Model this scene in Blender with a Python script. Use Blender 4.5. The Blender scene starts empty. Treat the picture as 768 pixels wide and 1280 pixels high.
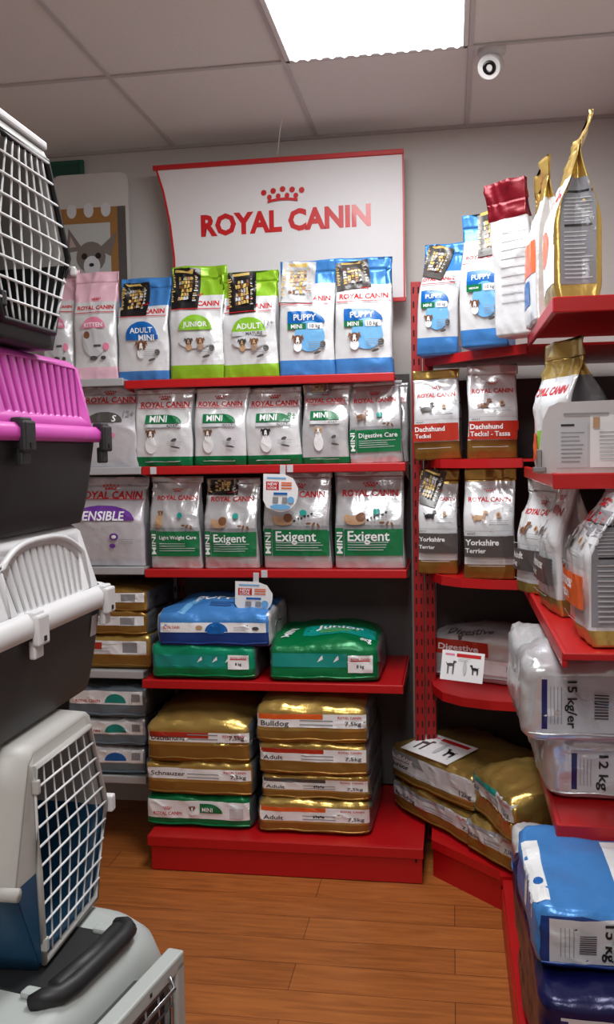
import bpy, bmesh, math, random
import numpy as np
from mathutils import Vector, Matrix, noise
from mathutils.bvhtree import BVHTree

scene = bpy.context.scene
COL = scene.collection
PI = math.pi

# ------------------------------------------------------------------ camera
FPX = 1150.0
CA, CP, CR = math.radians(8.95), math.radians(3.73), .018
CPOS = Vector((0, 0, 1.44))
_R = Vector((math.cos(CA), math.sin(CA), 0))
_Fh = Vector((-math.sin(CA), math.cos(CA), 0))
FW = _Fh * math.cos(CP) + Vector((0, 0, -math.sin(CP)))
_U = _R.cross(FW)
RT = _R * math.cos(CR) - _U * math.sin(CR)
UP = _U * math.cos(CR) + _R * math.sin(CR)
cd = bpy.data.cameras.new('camera')
cam = bpy.data.objects.new('camera', cd)
COL.objects.link(cam)
m = Matrix((RT, UP, -FW)).transposed().to_4x4()
m.translation = CPOS
cam.matrix_world = m
cd.sensor_fit = 'VERTICAL'
cd.sensor_height = 24
cd.lens = 24 * FPX / 1280
cd.clip_start = .02
scene.camera = cam


def at(px, py, X=None, Y=None, Z=None):
    """survey point: where the sight line through a photo pixel meets a real plane of the room"""
    d = FW + RT * ((px - 384) / FPX) - UP * ((py - 640) / FPX)
    t = (X - CPOS.x) / d.x if X is not None else (Y - CPOS.y) / d.y if Y is not None else (Z - CPOS.z) / d.z
    return CPOS + d * t


# ------------------------------------------------------------------ materials
def lin(c):
    return tuple(((x / 12.92) if x <= .04045 else ((x + .055) / 1.055) ** 2.4) for x in c)


_M = {}


def mat(name, rgb, rough=.5, metal=0., bump=0., bscale=40., var=0., spec=.5, emis=0., coat=0., bdist=.002):
    if name in _M:
        return _M[name]
    M = bpy.data.materials.new(name)
    M.use_nodes = True
    nt = M.node_tree
    b = nt.nodes['Principled BSDF']
    c = (*lin([x / 255 for x in rgb]), 1)
    b.inputs['Base Color'].default_value = c
    b.inputs['Roughness'].default_value = rough
    b.inputs['Metallic'].default_value = metal
    b.inputs['Specular IOR Level'].default_value = spec
    b.inputs['Coat Weight'].default_value = coat
    if emis:
        b.inputs['Emission Color'].default_value = c
        b.inputs['Emission Strength'].default_value = emis
    tc = nt.nodes.new('ShaderNodeTexCoord')
    nz = nt.nodes.new('ShaderNodeTexNoise')
    nz.inputs['Scale'].default_value = bscale
    nz.inputs['Detail'].default_value = 3
    nt.links.new(tc.outputs['Object'], nz.inputs['Vector'])
    if var:
        mx = nt.nodes.new('ShaderNodeMix')
        mx.data_type = 'RGBA'
        mx.inputs[6].default_value = tuple(x * (1 - var) for x in c[:3]) + (1,)
        mx.inputs[7].default_value = tuple(min(1, x * (1 + var)) for x in c[:3]) + (1,)
        nt.links.new(nz.outputs['Fac'], mx.inputs[0])
        nt.links.new(mx.outputs[2], b.inputs['Base Color'])
    if bump:
        bp = nt.nodes.new('ShaderNodeBump')
        bp.inputs['Strength'].default_value = bump
        bp.inputs['Distance'].default_value = bdist
        nt.links.new(nz.outputs['Fac'], bp.inputs['Height'])
        nt.links.new(bp.outputs['Normal'], b.inputs['Normal'])
    _M[name] = M
    return M


def foil(name, rgb, metal=.35, rough=.27):
    return mat(name, rgb, rough, metal, bump=.35, bscale=30, bdist=.006)


WHITE = foil('white_foil', (228, 231, 234), .25, .24)
SILVER = foil('silver_foil', (208, 210, 213), .45, .24)
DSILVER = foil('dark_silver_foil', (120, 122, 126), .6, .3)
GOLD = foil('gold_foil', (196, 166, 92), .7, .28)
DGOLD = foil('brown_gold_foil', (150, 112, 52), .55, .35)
PINK = foil('pink_foil', (240, 196, 212), .15, .35)
BLUE = foil('blue_foil', (70, 138, 210), .25, .3)
DBLUE = foil('deep_blue_foil', (28, 60, 130), .25, .3)
NAVY = foil('navy_foil', (16, 18, 70), .25, .28)
LIME = foil('lime_foil', (140, 190, 40), .2, .32)
GREEN = foil('green_foil', (0, 118, 66), .25, .3)
TEAL = foil('teal_foil', (0, 150, 110), .25, .3)
CRIM = foil('crimson_foil', (112, 8, 26), .3, .35)
LILAC = foil('lilac_foil', (204, 202, 208), .3, .3)
STEELB = foil('steel_blue_foil', (110, 128, 140), .4, .3)


def ink(name, rgb, rough=.35):
    return mat('ink_' + name, rgb, rough, 0, coat=.2)


RED = ink('red', (196, 24, 30))
KWHITE = ink('white', (236, 238, 240))
KBLACK = ink('black', (22, 22, 24))
KGREY = ink('grey', (140, 142, 146))
KLGREY = ink('light_grey', (196, 198, 202))
KDGREY = ink('dark_grey', (78, 74, 72))
KGREEN = ink('green', (0, 110, 62))
KLIME = ink('lime', (130, 188, 40))
KBLUE = ink('blue', (0, 96, 176))
KLBLUE = ink('light_blue', (110, 176, 226))
KPINK = ink('pink', (226, 130, 160))
KPURP = ink('purple', (104, 50, 146))
KORANGE = ink('orange', (222, 96, 36))
KRUST = ink('rust', (176, 44, 26))
KBROWN = ink('brown', (120, 78, 50))
KTAN = ink('tan', (186, 150, 116))
KGOLD = ink('gold', (206, 176, 96))
KNAVY = ink('navy', (20, 26, 90))
KTEAL = ink('teal', (10, 140, 130))
KGREYB = ink('print_grey', (170, 176, 178))


# ------------------------------------------------------------------ object helpers
def link(o, parent=None):
    COL.objects.link(o)
    if parent is not None:
        o.parent = parent
    return o


def tag(o, label=None, cat=None, group=None, kind=None):
    if label: o['label'] = label
    if cat: o['category'] = cat
    if group: o['group'] = group
    if kind: o['kind'] = kind
    return o


def thing(name, label, cat, loc=(0, 0, 0), rotz=0., group=None):
    o = bpy.data.objects.new(name, None)
    o.empty_display_size = .05
    link(o)
    o.location = loc
    o.rotation_euler = (0, 0, rotz)
    return tag(o, label, cat, group)


class MB:
    """collects geometry, builds ONE mesh object"""

    def __init__(s):
        s.v, s.f, s.m, s.mats, s.sm = [], [], [], [], []

    def mi(s, M):
        if M not in s.mats: s.mats.append(M)
        return s.mats.index(M)

    def add(s, vs, fs, M, smooth=False):
        o = len(s.v)
        s.v += [tuple(v) for v in vs]
        k = s.mi(M)
        for f in fs:
            s.f.append(tuple(i + o for i in f)); s.m.append(k); s.sm.append(smooth)

    def box(s, c, d, M, bev=0., rot=None):
        bm = bmesh.new()
        bmesh.ops.create_cube(bm, size=1)
        for v in bm.verts: v.co = Vector((v.co.x * d[0], v.co.y * d[1], v.co.z * d[2]))
        if bev:
            bmesh.ops.bevel(bm, geom=bm.edges[:], offset=bev, segments=2, affect='EDGES', profile=.5)
        if rot is not None: bmesh.ops.transform(bm, matrix=rot, verts=bm.verts)
        bm.verts.index_update()
        s.add([v.co + Vector(c) for v in bm.verts], [[v.index for v in f.verts] for f in bm.faces], M)
        bm.free()

    def tube(s, pts, r, M, n=8, closed=False):
        pts = [Vector(p) for p in pts]
        vs, fs = [], []
        N = len(pts)
        for i, p in enumerate(pts):
            if closed:
                t = (pts[(i + 1) % N] - pts[i - 1]).normalized()
            else:
                t = (pts[min(i + 1, N - 1)] - pts[max(i - 1, 0)]).normalized()
            a = t.orthogonal().normalized() if abs(t.z) < .9 else t.cross(Vector((0, 1, 0))).normalized()
            if abs(t.z) < .9: a = t.cross(Vector((0, 0, 1))).normalized()
            b = t.cross(a)
            for k in range(n):
                q = 2 * PI * k / n
                vs.append(p + (a * math.cos(q) + b * math.sin(q)) * r)
        for i in range(N if closed else N - 1):
            j = (i + 1) % N
            for k in range(n):
                fs.append((i * n + k, i * n + (k + 1) % n, j * n + (k + 1) % n, j * n + k))
        if not closed:
            fs.append(tuple(range(n))[::-1]); fs.append(tuple((N - 1) * n + k for k in range(n)))
        s.add(vs, fs, M, True)

    def prism(s, poly, M, z0, z1, axis='z', at0=(0, 0, 0)):
        """extrude a 2D polygon; axis z: poly=(x,y); axis y: poly=(x,z) ; axis x: poly=(y,z)"""
        n = len(poly)
        vs = []
        for z in (z0, z1):
            for a, b in poly:
                p = (a, b, z) if axis == 'z' else (a, z, b) if axis == 'y' else (z, a, b)
                vs.append(Vector(p) + Vector(at0))
        fs = [tuple(range(n)), tuple(range(2 * n - 1, n - 1, -1))]
        for i in range(n):
            fs.append((i, i + n, (i + 1) % n + n, (i + 1) % n))
        s.add(vs, fs, M)

    def rings(s, rings, M, cap=True, smooth=True, capM=None):
        n = len(rings[0]); vs = []; fs = []
        for r in rings: vs += r
        for i in range(len(rings) - 1):
            for k in range(n):
                fs.append((i * n + k, i * n + (k + 1) % n, (i + 1) * n + (k + 1) % n, (i + 1) * n + k))
        s.add(vs, fs, M, smooth)
        if cap:
            s.add(rings[0], [tuple(range(n))[::-1]], capM or M)
            s.add(rings[-1], [tuple(range(n))], capM or M)

    def build(s, name, parent=None, fix=True):
        me = bpy.data.meshes.new(name)
        me.from_pydata(s.v, [], s.f)
        for M in s.mats: me.materials.append(M)
        me.polygons.foreach_set('material_index', s.m)
        me.polygons.foreach_set('use_smooth', s.sm)
        me.update()
        if fix:
            bm = bmesh.new(); bm.from_mesh(me)
            bmesh.ops.recalc_face_normals(bm, faces=bm.faces)
            bm.to_mesh(me); bm.free()
        o = bpy.data.objects.new(name, me)
        return link(o, parent)


# ------------------------------------------------------------------ lettering
_T = {}


def text_mesh(s, bold=.02):
    k = (s, bold)
    if k not in _T:
        cu = bpy.data.curves.new('lettering', 'FONT')
        cu.body = s; cu.size = 1; cu.offset = bold; cu.resolution_u = 2; cu.fill_mode = 'FRONT'
        ob = bpy.data.objects.new('lettering', cu)
        COL.objects.link(ob)
        bpy.context.view_layer.update()
        me = bpy.data.meshes.new_from_object(ob.evaluated_get(bpy.context.evaluated_depsgraph_get()))
        vs = [(v.co.x, v.co.y) for v in me.vertices]
        fs = [tuple(p.vertices) for p in me.polygons]
        bpy.data.objects.remove(ob); bpy.data.curves.remove(cu); bpy.data.meshes.remove(me)
        x0 = min(v[0] for v in vs); x1 = max(v[0] for v in vs)
        y0 = 0 if s.isupper() or s[0].isupper() or s[0].isdigit() else min(v[1] for v in vs)
        vs = [(x - x0, y - y0) for x, y in vs]
        _T[k] = (vs, fs, x1 - x0, .73)
    return _T[k]


# ------------------------------------------------------------------ 2D print drawing (metres, local face coords a,b)
def ell(cx, cy, rx, ry, n=18, a0=0, a1=2 * PI, rot=0.):
    full = abs(a1 - a0 - 2 * PI) < 1e-6
    out = []
    for i in range(n if full else n + 1):
        t = a0 + (a1 - a0) * i / n
        x, y = rx * math.cos(t), ry * math.sin(t)
        out.append((cx + x * math.cos(rot) - y * math.sin(rot), cy + x * math.sin(rot) + y * math.cos(rot)))
    return out


def rect(x0, y0, x1, y1):
    return [(x0, y0), (x1, y0), (x1, y1), (x0, y1)]


def rrect(x0, y0, x1, y1, r, n=4):
    o = []
    for cx, cy, a in ((x1 - r, y0 + r, -PI / 2), (x1 - r, y1 - r, 0), (x0 + r, y1 - r, PI / 2), (x0 + r, y0 + r, PI)):
        for i in range(n + 1):
            t = a + PI / 2 * i / n
            o.append((cx + r * math.cos(t), cy + r * math.sin(t)))
    return o


class Art:
    def __init__(s): s.items = []

    def poly(s, p, M): s.items.append(('p', p, M)); return s

    def text(s, t, cx, cy, width, M, rot=0., h=None, bold=.02, left=False):
        vs, fs, W, H = text_mesh(t, bold)
        k = width / W
        kh = (h / H) if h else k
        out = []
        for x, y in vs:
            x = x * k - (0 if left else width / 2); y = (y * kh - H * kh / 2)
            out.append((cx + x * math.cos(rot) - y * math.sin(rot), cy + x * math.sin(rot) + y * math.cos(rot)))
        s.items.append(('t', out, fs, M)); return s

    def lines(s, x0, y0, x1, y1, n, M, th=.25, ragged=.3, seed=1):
        rn = random.Random(seed)
        st = (y1 - y0) / n
        for i in range(n):
            y = y1 - (i + .5) * st
            s.poly(rect(x0, y - st * th / 2, x1 - (x1 - x0) * rn.random() * ragged, y + st * th / 2), M)
        return s

    def crown(s, cx, cy, w, M):
        # dots over a curved band
        for k in range(5):
            t = (k - 2) / 2
            s.poly(ell(cx + t * w * .43, cy + w * .17 - abs(t) * w * .05 + (0), w * .065, w * .065, 10), M)
        for k in range(4):
            t = (k - 1.5) / 1.5
            s.poly(ell(cx + t * w * .3, cy + w * .03 - abs(t) * w * .02, w * .055, w * .06, 10), M)
        a = [(cx + x * w, cy - w * .06 - 0 * w + w * .04 * (1 - (x / .34) ** 2)) for x in np.linspace(-.34, .34, 7)]
        b = [(x, y - w * .055) for x, y in a][::-1]
        s.poly(a + b, M)
        return s

    def dog_head(s, cx, cy, r, fur=KWHITE, patch=KBROWN, eye=True):
        s.poly(ell(cx, cy - r * 1.2, r * .75, r * .9), fur)
        s.poly(ell(cx, cy, r * .8, r * .85), patch)
        s.poly(ell(cx, cy - r * .25, r * .32, r * .8), fur)
        s.poly([(cx - r * .9, cy + r * .9), (cx - r * 1.15, cy), (cx - r * .45, cy + r * .55)], patch)
        s.poly([(cx + r * .9, cy + r * .9), (cx + r * .45, cy + r * .55), (cx + r * 1.15, cy)], patch)
        if eye:
            s.poly(ell(cx - r * .36, cy + r * .08, r * .13, r * .13, 8), KBLACK)
            s.poly(ell(cx + r * .36, cy + r * .08, r * .13, r * .13, 8), KBLACK)
            s.poly(ell(cx, cy - r * .5, r * .17, r * .13, 8), KBLACK)
        return s

    def dog_stand(s, cx, cy, r, M, flip=1, low=1.):
        f = flip
        s.poly(ell(cx, cy, r, r * .42, rot=.05 * f), M)
        for dx in (-.8, -.55, .55, .8):
            s.poly([(cx + dx * r, cy), (cx + (dx + .22) * r, cy), (cx + (dx + .18) * r, cy - r * low), (cx + (dx + .02) * r, cy - r * low)], M)
        s.poly([(cx + f * r * .5, cy + r * .1), (cx + f * r * .95, cy - r * .05), (cx + f * r * 1.15, cy + r * .8), (cx + f * r * .75, cy + r * .85)], M)
        s.poly(ell(cx + f * r * 1.1, cy + r * .85, r * .42, r * .26), M)
        s.poly(ell(cx + f * r * .85, cy + r * .75, r * .15, r * .35, rot=.3 * f), M)
        s.poly([(cx - f * r * .9, cy + r * .1), (cx - f * r * 1.3, cy + r * .6), (cx - f * r * 1.2, cy + r * .62), (cx - f * r * .75, cy + r * .25)], M)
        return s

    def onto(s, mb, bvh, o, du, dv, dn, off=.0011, step=.00045, maxe=.009):
        """project all items on the surface: point = o + a*du + b*dv, looking along dn"""
        o, du, dv, dn = Vector(o), Vector(du), Vector(dv), Vector(dn).normalized()
        lay = off
        for it in s.items:
            if it[0] == 't' and maxe > .1:
                pts, fs, M = it[1], it[2], it[3]
            else:
                bm = bmesh.new()
                try:
                    if it[0] == 't':
                        bv = [bm.verts.new((a, b, 0)) for a, b in it[1]]
                        for f in it[2]:
                            try: bm.faces.new([bv[i] for i in f])
                            except ValueError: pass
                    else:
                        bm.faces.new([bm.verts.new((a, b, 0)) for a, b in it[1]])
                except ValueError:
                    if it[0] != 't': bm.free(); continue
                bmesh.ops.triangulate(bm, faces=bm.faces[:])
                for _ in range(6):
                    lg = [e for e in bm.edges if e.calc_length() > maxe]
                    if not lg or len(bm.verts) > 4000: break
                    bmesh.ops.subdivide_edges(bm, edges=lg, cuts=1)
                    bmesh.ops.triangulate(bm, faces=[f for f in bm.faces if len(f.verts) > 3])
                bm.verts.index_update()
                pts = [(v.co.x, v.co.y) for v in bm.verts]; fs = [tuple(v.index for v in f.verts) for f in bm.faces]
                M = it[-1]; bm.free()
            vs, ok = [], []
            for a, b in pts:
                p = o + du * a + dv * b
                h = bvh.ray_cast(p, dn)
                if h[0] is None:
                    vs.append(p); ok.append(False)
                else:
                    n = h[1] if h[1].dot(dn) < 0 else -h[1]
                    vs.append(h[0] + (n * .5 - dn * .5).normalized() * lay); ok.append(abs(h[1].dot(dn)) > .12)
            keep = [f for f in fs if all(ok[i] for i in f)]
            if keep: mb.add(vs, keep, M)
            lay += step


def bvh_of(mb):
    return BVHTree.FromPolygons([Vector(v) for v in mb.v], mb.f)


def sstep(x):
    x = max(0., min(1., x))
    return x * x * (3 - 2 * x)


# ------------------------------------------------------------------ standing bag
def wr(x, y, z, sd):
    a = noise.noise(Vector((x * 7 + sd, y * 7, z * 5)))
    b = 1 - abs(noise.noise(Vector((x * 16 + sd * 3 + z * 7, y * 12, z * 9 - x * 6))) * 2.2)
    return a * .009 + max(0, b) ** 2.5 * .0045


def stand_bag(name, label, w, h, d, loc, rotz=0., base=WHITE, bands=(), side=None, art=None, side_art=None, seed=1,
              lean=0., skew=0., fin=.1, tilt=0., bulge=.16, finmat=None, group=None, packet=None, roll=0., vt=.48, finlean=0., wk=1.):
    t = thing(name, label, 'bag', loc, rotz, group)
    t.rotation_euler = (tilt, roll, rotz)
    nF, nS, V = 24, 7, 40
    vf = 1 - fin
    vl = sorted(set([round(i / V, 4) for i in range(V + 1)] + [round(b[0], 4) for b in bands] + [round(b[1], 4) for b in bands] + [round(vf, 4), .012]))
    rings = []
    for v in vl:
        pr = 1 - .97 * sstep((v - vt) / (vf - vt)) if v < vf else .03
        pr = max(pr, .03)
        if v < .1: pr *= .88 + .12 * sstep(v / .1)
        T = d * pr
        Wd = w * (1 - .035 * math.sin(PI * v) + .01 * v)
        if v < .012: Wd *= .96; T *= .9
        zz = v * h
        ly = lean * sstep((v - .45) / .55) + finlean * sstep((v - vf + .06) / (fin + .06))
        lx = skew * v
        wv = .006 * math.sin(v * 9 + seed)
        ring = []
        wmul = wk * (.35 + .9 * sstep((v - .3) / .5) + .5 * sstep((.15 - v) / .15)) * (0 if v == 0 else 1)
        for i in range(nF):
            u = -1 + 2 * i / (nF - 1)
            x = u * Wd / 2
            y = -T / 2 * (1 - .1 * u ** 4) - bulge * T * (1 - u * u) * math.sin(PI * min(1, v / vf)) * .6
            y -= wr(x, 0, zz, seed) * wmul
            if v > .8: y += .007 * math.sin(u * 4 + seed) * (v - .8) * 5
            ring.append((x + lx + wv * .3, y + ly, zz))
        g = w * (.02 + .1 * sstep((v - .3) / .6)) if v < vf else w * .004
        for i in range(1, nS):
            q = -1 + 2 * i / nS
            ring.append((Wd / 2 - g * (1 - abs(q)) + lx + wv * .3 + wr(.5, q * .1, zz, seed + 5) * wmul * .6, q * T / 2 + ly, zz))
        for i in range(nF):
            u = 1 - 2 * i / (nF - 1)
            x = u * Wd / 2
            y = T / 2 * (1 - .1 * u ** 4) + bulge * T * (1 - u * u) * .4 * math.sin(PI * min(1, v / vf))
            if v > .8: y += .007 * math.sin(u * 4 + seed) * (v - .8) * 5
            ring.append((x + lx + wv * .3, y + ly + .0012, zz))
        for i in range(1, nS):
            q = 1 - 2 * i / nS
            ring.append((-Wd / 2 + g * (1 - abs(q)) + lx + wv * .3, q * T / 2 + ly, zz))
        rings.append([Vector(p) for p in ring])
    n = len(rings[0])
    body, top, full = MB(), MB(), MB()

    def bm_(v, k):
        sd = nF <= k < nF + nS - 1 or k >= 2 * nF + nS - 1
        for a, b, M in bands:
            if a - 1e-6 <= v <= b + 1e-6: return M
        return (side or base) if sd else base
    for i in range(len(vl) - 1):
        vm = (vl[i] + vl[i + 1]) / 2
        for k in range(n):
            q = [rings[i][k], rings[i][(k + 1) % n], rings[i + 1][(k + 1) % n], rings[i + 1][k]]
            full.add(q, [(0, 1, 2, 3)], base)
    for part, lo, hi in ((body, 0, vf), (top, vf, 1)):
        idx = [i for i, v in enumerate(vl) if lo - 1e-4 <= v <= hi + 1e-4]
        o = len(part.v)
        for i in idx: part.v += [tuple(p) for p in rings[i]]
        for a in range(len(idx) - 1):
            vm = (vl[idx[a]] + vl[idx[a + 1]]) / 2
            for k in range(n):
                M = bm_(vm, k)
                if part is top and finmat: M = finmat
                part.f.append((o + a * n + k, o + a * n + (k + 1) % n, o + (a + 1) * n + (k + 1) % n, o + (a + 1) * n + k))
                part.m.append(part.mi(M)); part.sm.append(True)
        part.f.append(tuple(o + k for k in range(n))[::-1]); part.m.append(part.mi(bm_(lo + .001, 0))); part.sm.append(False)
        e = o + (len(idx) - 1) * n
        part.f.append(tuple(e + k for k in range(n))); part.m.append(part.mi(bm_(hi - .001, 0))); part.sm.append(False)
    bvh = bvh_of(full)
    bo = body.build('bag_body', t)
    # printed artwork joined into the body mesh
    if art or side_art:
        pm = MB()
        if art: art.onto(pm, bvh, (0, -1, 0), (1, 0, 0), (0, 0, 1), (0, 1, 0))
        if side_art: side_art.onto(pm, bvh, (1, 0, 0), (0, 1, 0), (0, 0, 1), (-1, 0, 0))
        join_into(bo, pm)
    top.build('sealed_top', t)
    if packet:
        pk_art(t, bvh, packet, w, h)
    return t


def join_into(o, mb):
    """append print faces to an object's mesh, keeping it one object"""
    me = o.data
    base = MB()
    base.mats = list(me.materials)
    base.v = [tuple(v.co) for v in me.vertices]
    base.f = [tuple(p.vertices) for p in me.polygons]
    base.m = [p.material_index for p in me.polygons]
    base.sm = [p.use_smooth for p in me.polygons]
    off = len(base.v)
    base.v += mb.v
    for f, k in zip(mb.f, mb.m):
        base.f.append(tuple(i + off for i in f)); base.m.append(base.mi(mb.mats[k])); base.sm.append(False)
    nm = bpy.data.meshes.new(me.name)
    nm.from_pydata(base.v, [], base.f)
    for M in base.mats: nm.materials.append(M)
    nm.polygons.foreach_set('material_index', base.m)
    nm.polygons.foreach_set('use_smooth', base.sm)
    nm.update()
    o.data = nm
    bpy.data.meshes.remove(me)


def packet_art(w, h, seed, back=KBLACK, gold=KGOLD):
    A = Art()
    rn = random.Random(seed)
    A.poly(rect(-w / 2, -h / 2, w / 2, h / 2), back)
    for i in range(5):
        for j_ in range(6):
            x, y = (-.27 + .108 * i) * w, (-.3 + .1 * j_) * h
            c = rn.choice([gold, gold, KLGREY, KBROWN, KTAN, back, KGOLD])
            A.poly([(x + rn.uniform(-.01, .03) * w, y), (x + .1 * w, y + rn.uniform(0, .02) * h), (x + rn.uniform(.07, .1) * w, y + .085 * h), (x + rn.uniform(0, .02) * w, y + .09 * h)], c)
    for sx in (-1, 1):
        for k in range(6):
            y = (-.36 + .12 * k) * h
            A.poly(rect(sx * w * .4 - w * .045, y, sx * w * .4 + w * .045, y + h * .035), gold if sx < 0 else KLGREY)
            A.poly(rect(sx * w * .4 - w * .045, y + .06 * h, sx * w * .4 + w * .01, y + h * .085), gold)
    A.poly(rect(-w * .3, h * .37, w * .3, h * .43), KGOLD)
    return A


def pk_art(t, bvh, p, w, h):
    cu, cv, pw, ph, rot, seed = p[:6]
    back = p[6] if len(p) > 6 else KBLACK
    A = packet_art(pw, ph, seed, back)
    c, s = math.cos(rot), math.sin(rot)
    pm = MB()
    A.onto(pm, bvh, (cu * w, -1, cv * h), (c, 0, s), (-s, 0, c), (0, 1, 0), off=.005)
    # a thin body under the print so that the packet has substance
    B = Art().poly(rect(-pw / 2, -ph / 2, pw / 2, ph / 2), back)
    B.onto(pm, bvh, (cu * w, -1, cv * h), (c, 0, s), (-s, 0, c), (0, 1, 0), off=.0022)
    if pm.f:
        o = pm.build('sample_packet', t, fix=False)
        o['label'] = 'black and gold sample packet' if back is KBLACK else 'glinting silver sample packet'


# ------------------------------------------------------------------ lying bag
def lie_bag(name, label, w, h, L, loc, rotz=0., base=GOLD, low=None, split=.5, side=None, art=None, top_art=None, side_art=None,
            seed=1, bulge=.18, n=13., group=None, tilt=0., roll=0., label_patch=None, top_mat=None, wk=1., sag=0.):
    t = thing(name, label, 'bag', loc, rotz, group)
    t.rotation_euler = (tilt, roll, rotz)
    N = (26, 26, 12)
    idx = {}; vs = []; fs = []; fm = []
    low = low or base

    def vert(i, j, k):
        key = (i, j, k)
        if key in idx: return idx[key]
        a, b, c = [2 * q / N[e] - 1 for e, q in enumerate((i, j, k))]
        # denser sampling near the edges
        a, b = [math.sin(q * PI / 2) * .5 + q * .5 for q in (a, b)]
        s = (abs(a) ** n + abs(b) ** n + abs(c) ** n) ** (-1 / n) if max(abs(a), abs(b), abs(c)) > 0 else 1
        x, y, z = a * s, b * s, c * s
        x *= (1 - .05 * (1 - c * c) * 0) * (1 + .02 * math.sin(y * 3))
        X, Y, Z = x * w / 2, y * L / 2, (z + 1) * h / 2
        if c > 0: Z += bulge * h * (1 - min(1, abs(x)) ** 2.5) * (1 - min(1, abs(y)) ** 3) - bulge * .35 * h
        Z -= sag * h * max(0, x) ** 2
        q = wr(X, Y, Z * 1.5, seed) * wk
        e = max(abs(x), abs(y))
        X += (q * .8) * (1 if x > 0 else -1) * sstep(abs(x) * 3 - 2)
        Y -= (q * .9) * (1 if y < 0 else -1) * sstep(abs(y) * 3 - 2)
        if c > 0: Z += q * (.8 + .9 * e)
        idx[key] = len(vs); vs.append((X, Y + L / 2, max(0, Z)))
        return idx[key]

    def quad(q, face, mid):
        fs.append([vert(*p) for p in q]); fm.append((face, mid))
    for i in range(N[0]):
        for j in range(N[1]):
            quad([(i, j, 0), (i, j + 1, 0), (i + 1, j + 1, 0), (i + 1, j, 0)], 'b', 0)
            quad([(i, j, N[2]), (i + 1, j, N[2]), (i + 1, j + 1, N[2]), (i, j + 1, N[2])], 't', 0)
    for i in range(N[0]):
        for k in range(N[2]):
            quad([(i, 0, k), (i + 1, 0, k), (i + 1, 0, k + 1), (i, 0, k + 1)], 'f', (k + .5) / N[2])
            quad([(i, N[1], k), (i, N[1], k + 1), (i + 1, N[1], k + 1), (i + 1, N[1], k)], 'k', (k + .5) / N[2])
    for j in range(N[1]):
        for k in range(N[2]):
            quad([(0, j, k), (0, j, k + 1), (0, j + 1, k + 1), (0, j + 1, k)], 's', (k + .5) / N[2])
            quad([(N[0], j, k), (N[0], j + 1, k), (N[0], j + 1, k + 1), (N[0], j, k + 1)], 's', (k + .5) / N[2])
    mb = MB()
    mb.v = vs
    for f, (face, mid) in zip(fs, fm):
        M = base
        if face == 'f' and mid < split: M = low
        if face == 's' and side: M = side
        if face == 't' and top_mat: M = top_mat
        mb.f.append(tuple(f)); mb.m.append(mb.mi(M)); mb.sm.append(True)
    bvh = bvh_of(mb)
    o = mb.build('bag_body', t)
    pm = MB()
    if art: art.onto(pm, bvh, (0, -1, 0), (1, 0, 0), (0, 0, 1), (0, 1, 0))
    if top_art: top_art.onto(pm, bvh, (0, 0, 1), (1, 0, 0), (0, 1, 0), (0, 0, -1))
    if side_art: side_art.onto(pm, bvh, (1, 0, 0), (0, 1, 0), (0, 0, 1), (-1, 0, 0))
    if pm.f: join_into(o, pm)
    # folded end flap: a thin seam strip along the lower front edge
    fl = MB()
    xs = np.linspace(-w * .47, w * .47, 16)
    r0 = []
    vsf, ff = [], []
    for x in xs:
        hz = .12 * h
        hit = bvh.ray_cast(Vector((x, -1, hz)), Vector((0, 1, 0)))
        y0 = hit[0].y if hit[0] else 0
        for (dy, dz) in ((.0, .0), (-.006, -.002), (-.0055, .003), (0., .005)):
            vsf.append((x, y0 + dy + .001, hz + dz + .002 * math.sin(x * 40 + seed)))
    for i in range(len(xs) - 1):
        for k in range(4):
            ff.append((i * 4 + k, (i + 1) * 4 + k, (i + 1) * 4 + (k + 1) % 4, i * 4 + (k + 1) % 4))
    fl.add(vsf, ff, low, True)
    fl.build('end_seam', t)
    if label_patch:
        pl = MB()
        lx, lz, lw, lh, kind = label_patch
        A = Art().poly(rect(-lw / 2, -lh / 2, lw / 2, lh / 2), KWHITE)
        A.poly(rect(-lw * .4, lh * .16, lw * .4, lh * .22), RED)
        A.text('ROYAL CANIN', 0, lh * .3, lw * .75, RED)
        A.text(kind, 0, -lh * .12, lw * .3, KBLACK)
        A.onto(pl, bvh, (lx, -1, lz), (1, 0, 0), (0, 0, 1), (0, 1, 0), off=.003)
        if pl.f:
            q = pl.build('price_sticker', t, fix=False); q['label'] = 'white weight sticker'
    return t


# ------------------------------------------------------------------ artwork designs
def hdr(A, w, h, v, crown=True, line=True, width=.84, cu=0.):
    A.text('ROYAL CANIN', cu * w, v * h, width * w, RED, bold=.03)
    if crown: A.crown(cu * w, (v + .075) * h, w * .22, RED)
    if line: A.poly(rect(-.46 * w, (v - .055) * h, .46 * w, (v - .048) * h), RED)
    return A


def small_lines(A, w, h, u0, v0, u1, v1, n, M=KGREY, seed=3):
    return A.lines(u0 * w, v0 * h, u1 * w, v1 * h, n, M, seed=seed)


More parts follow.
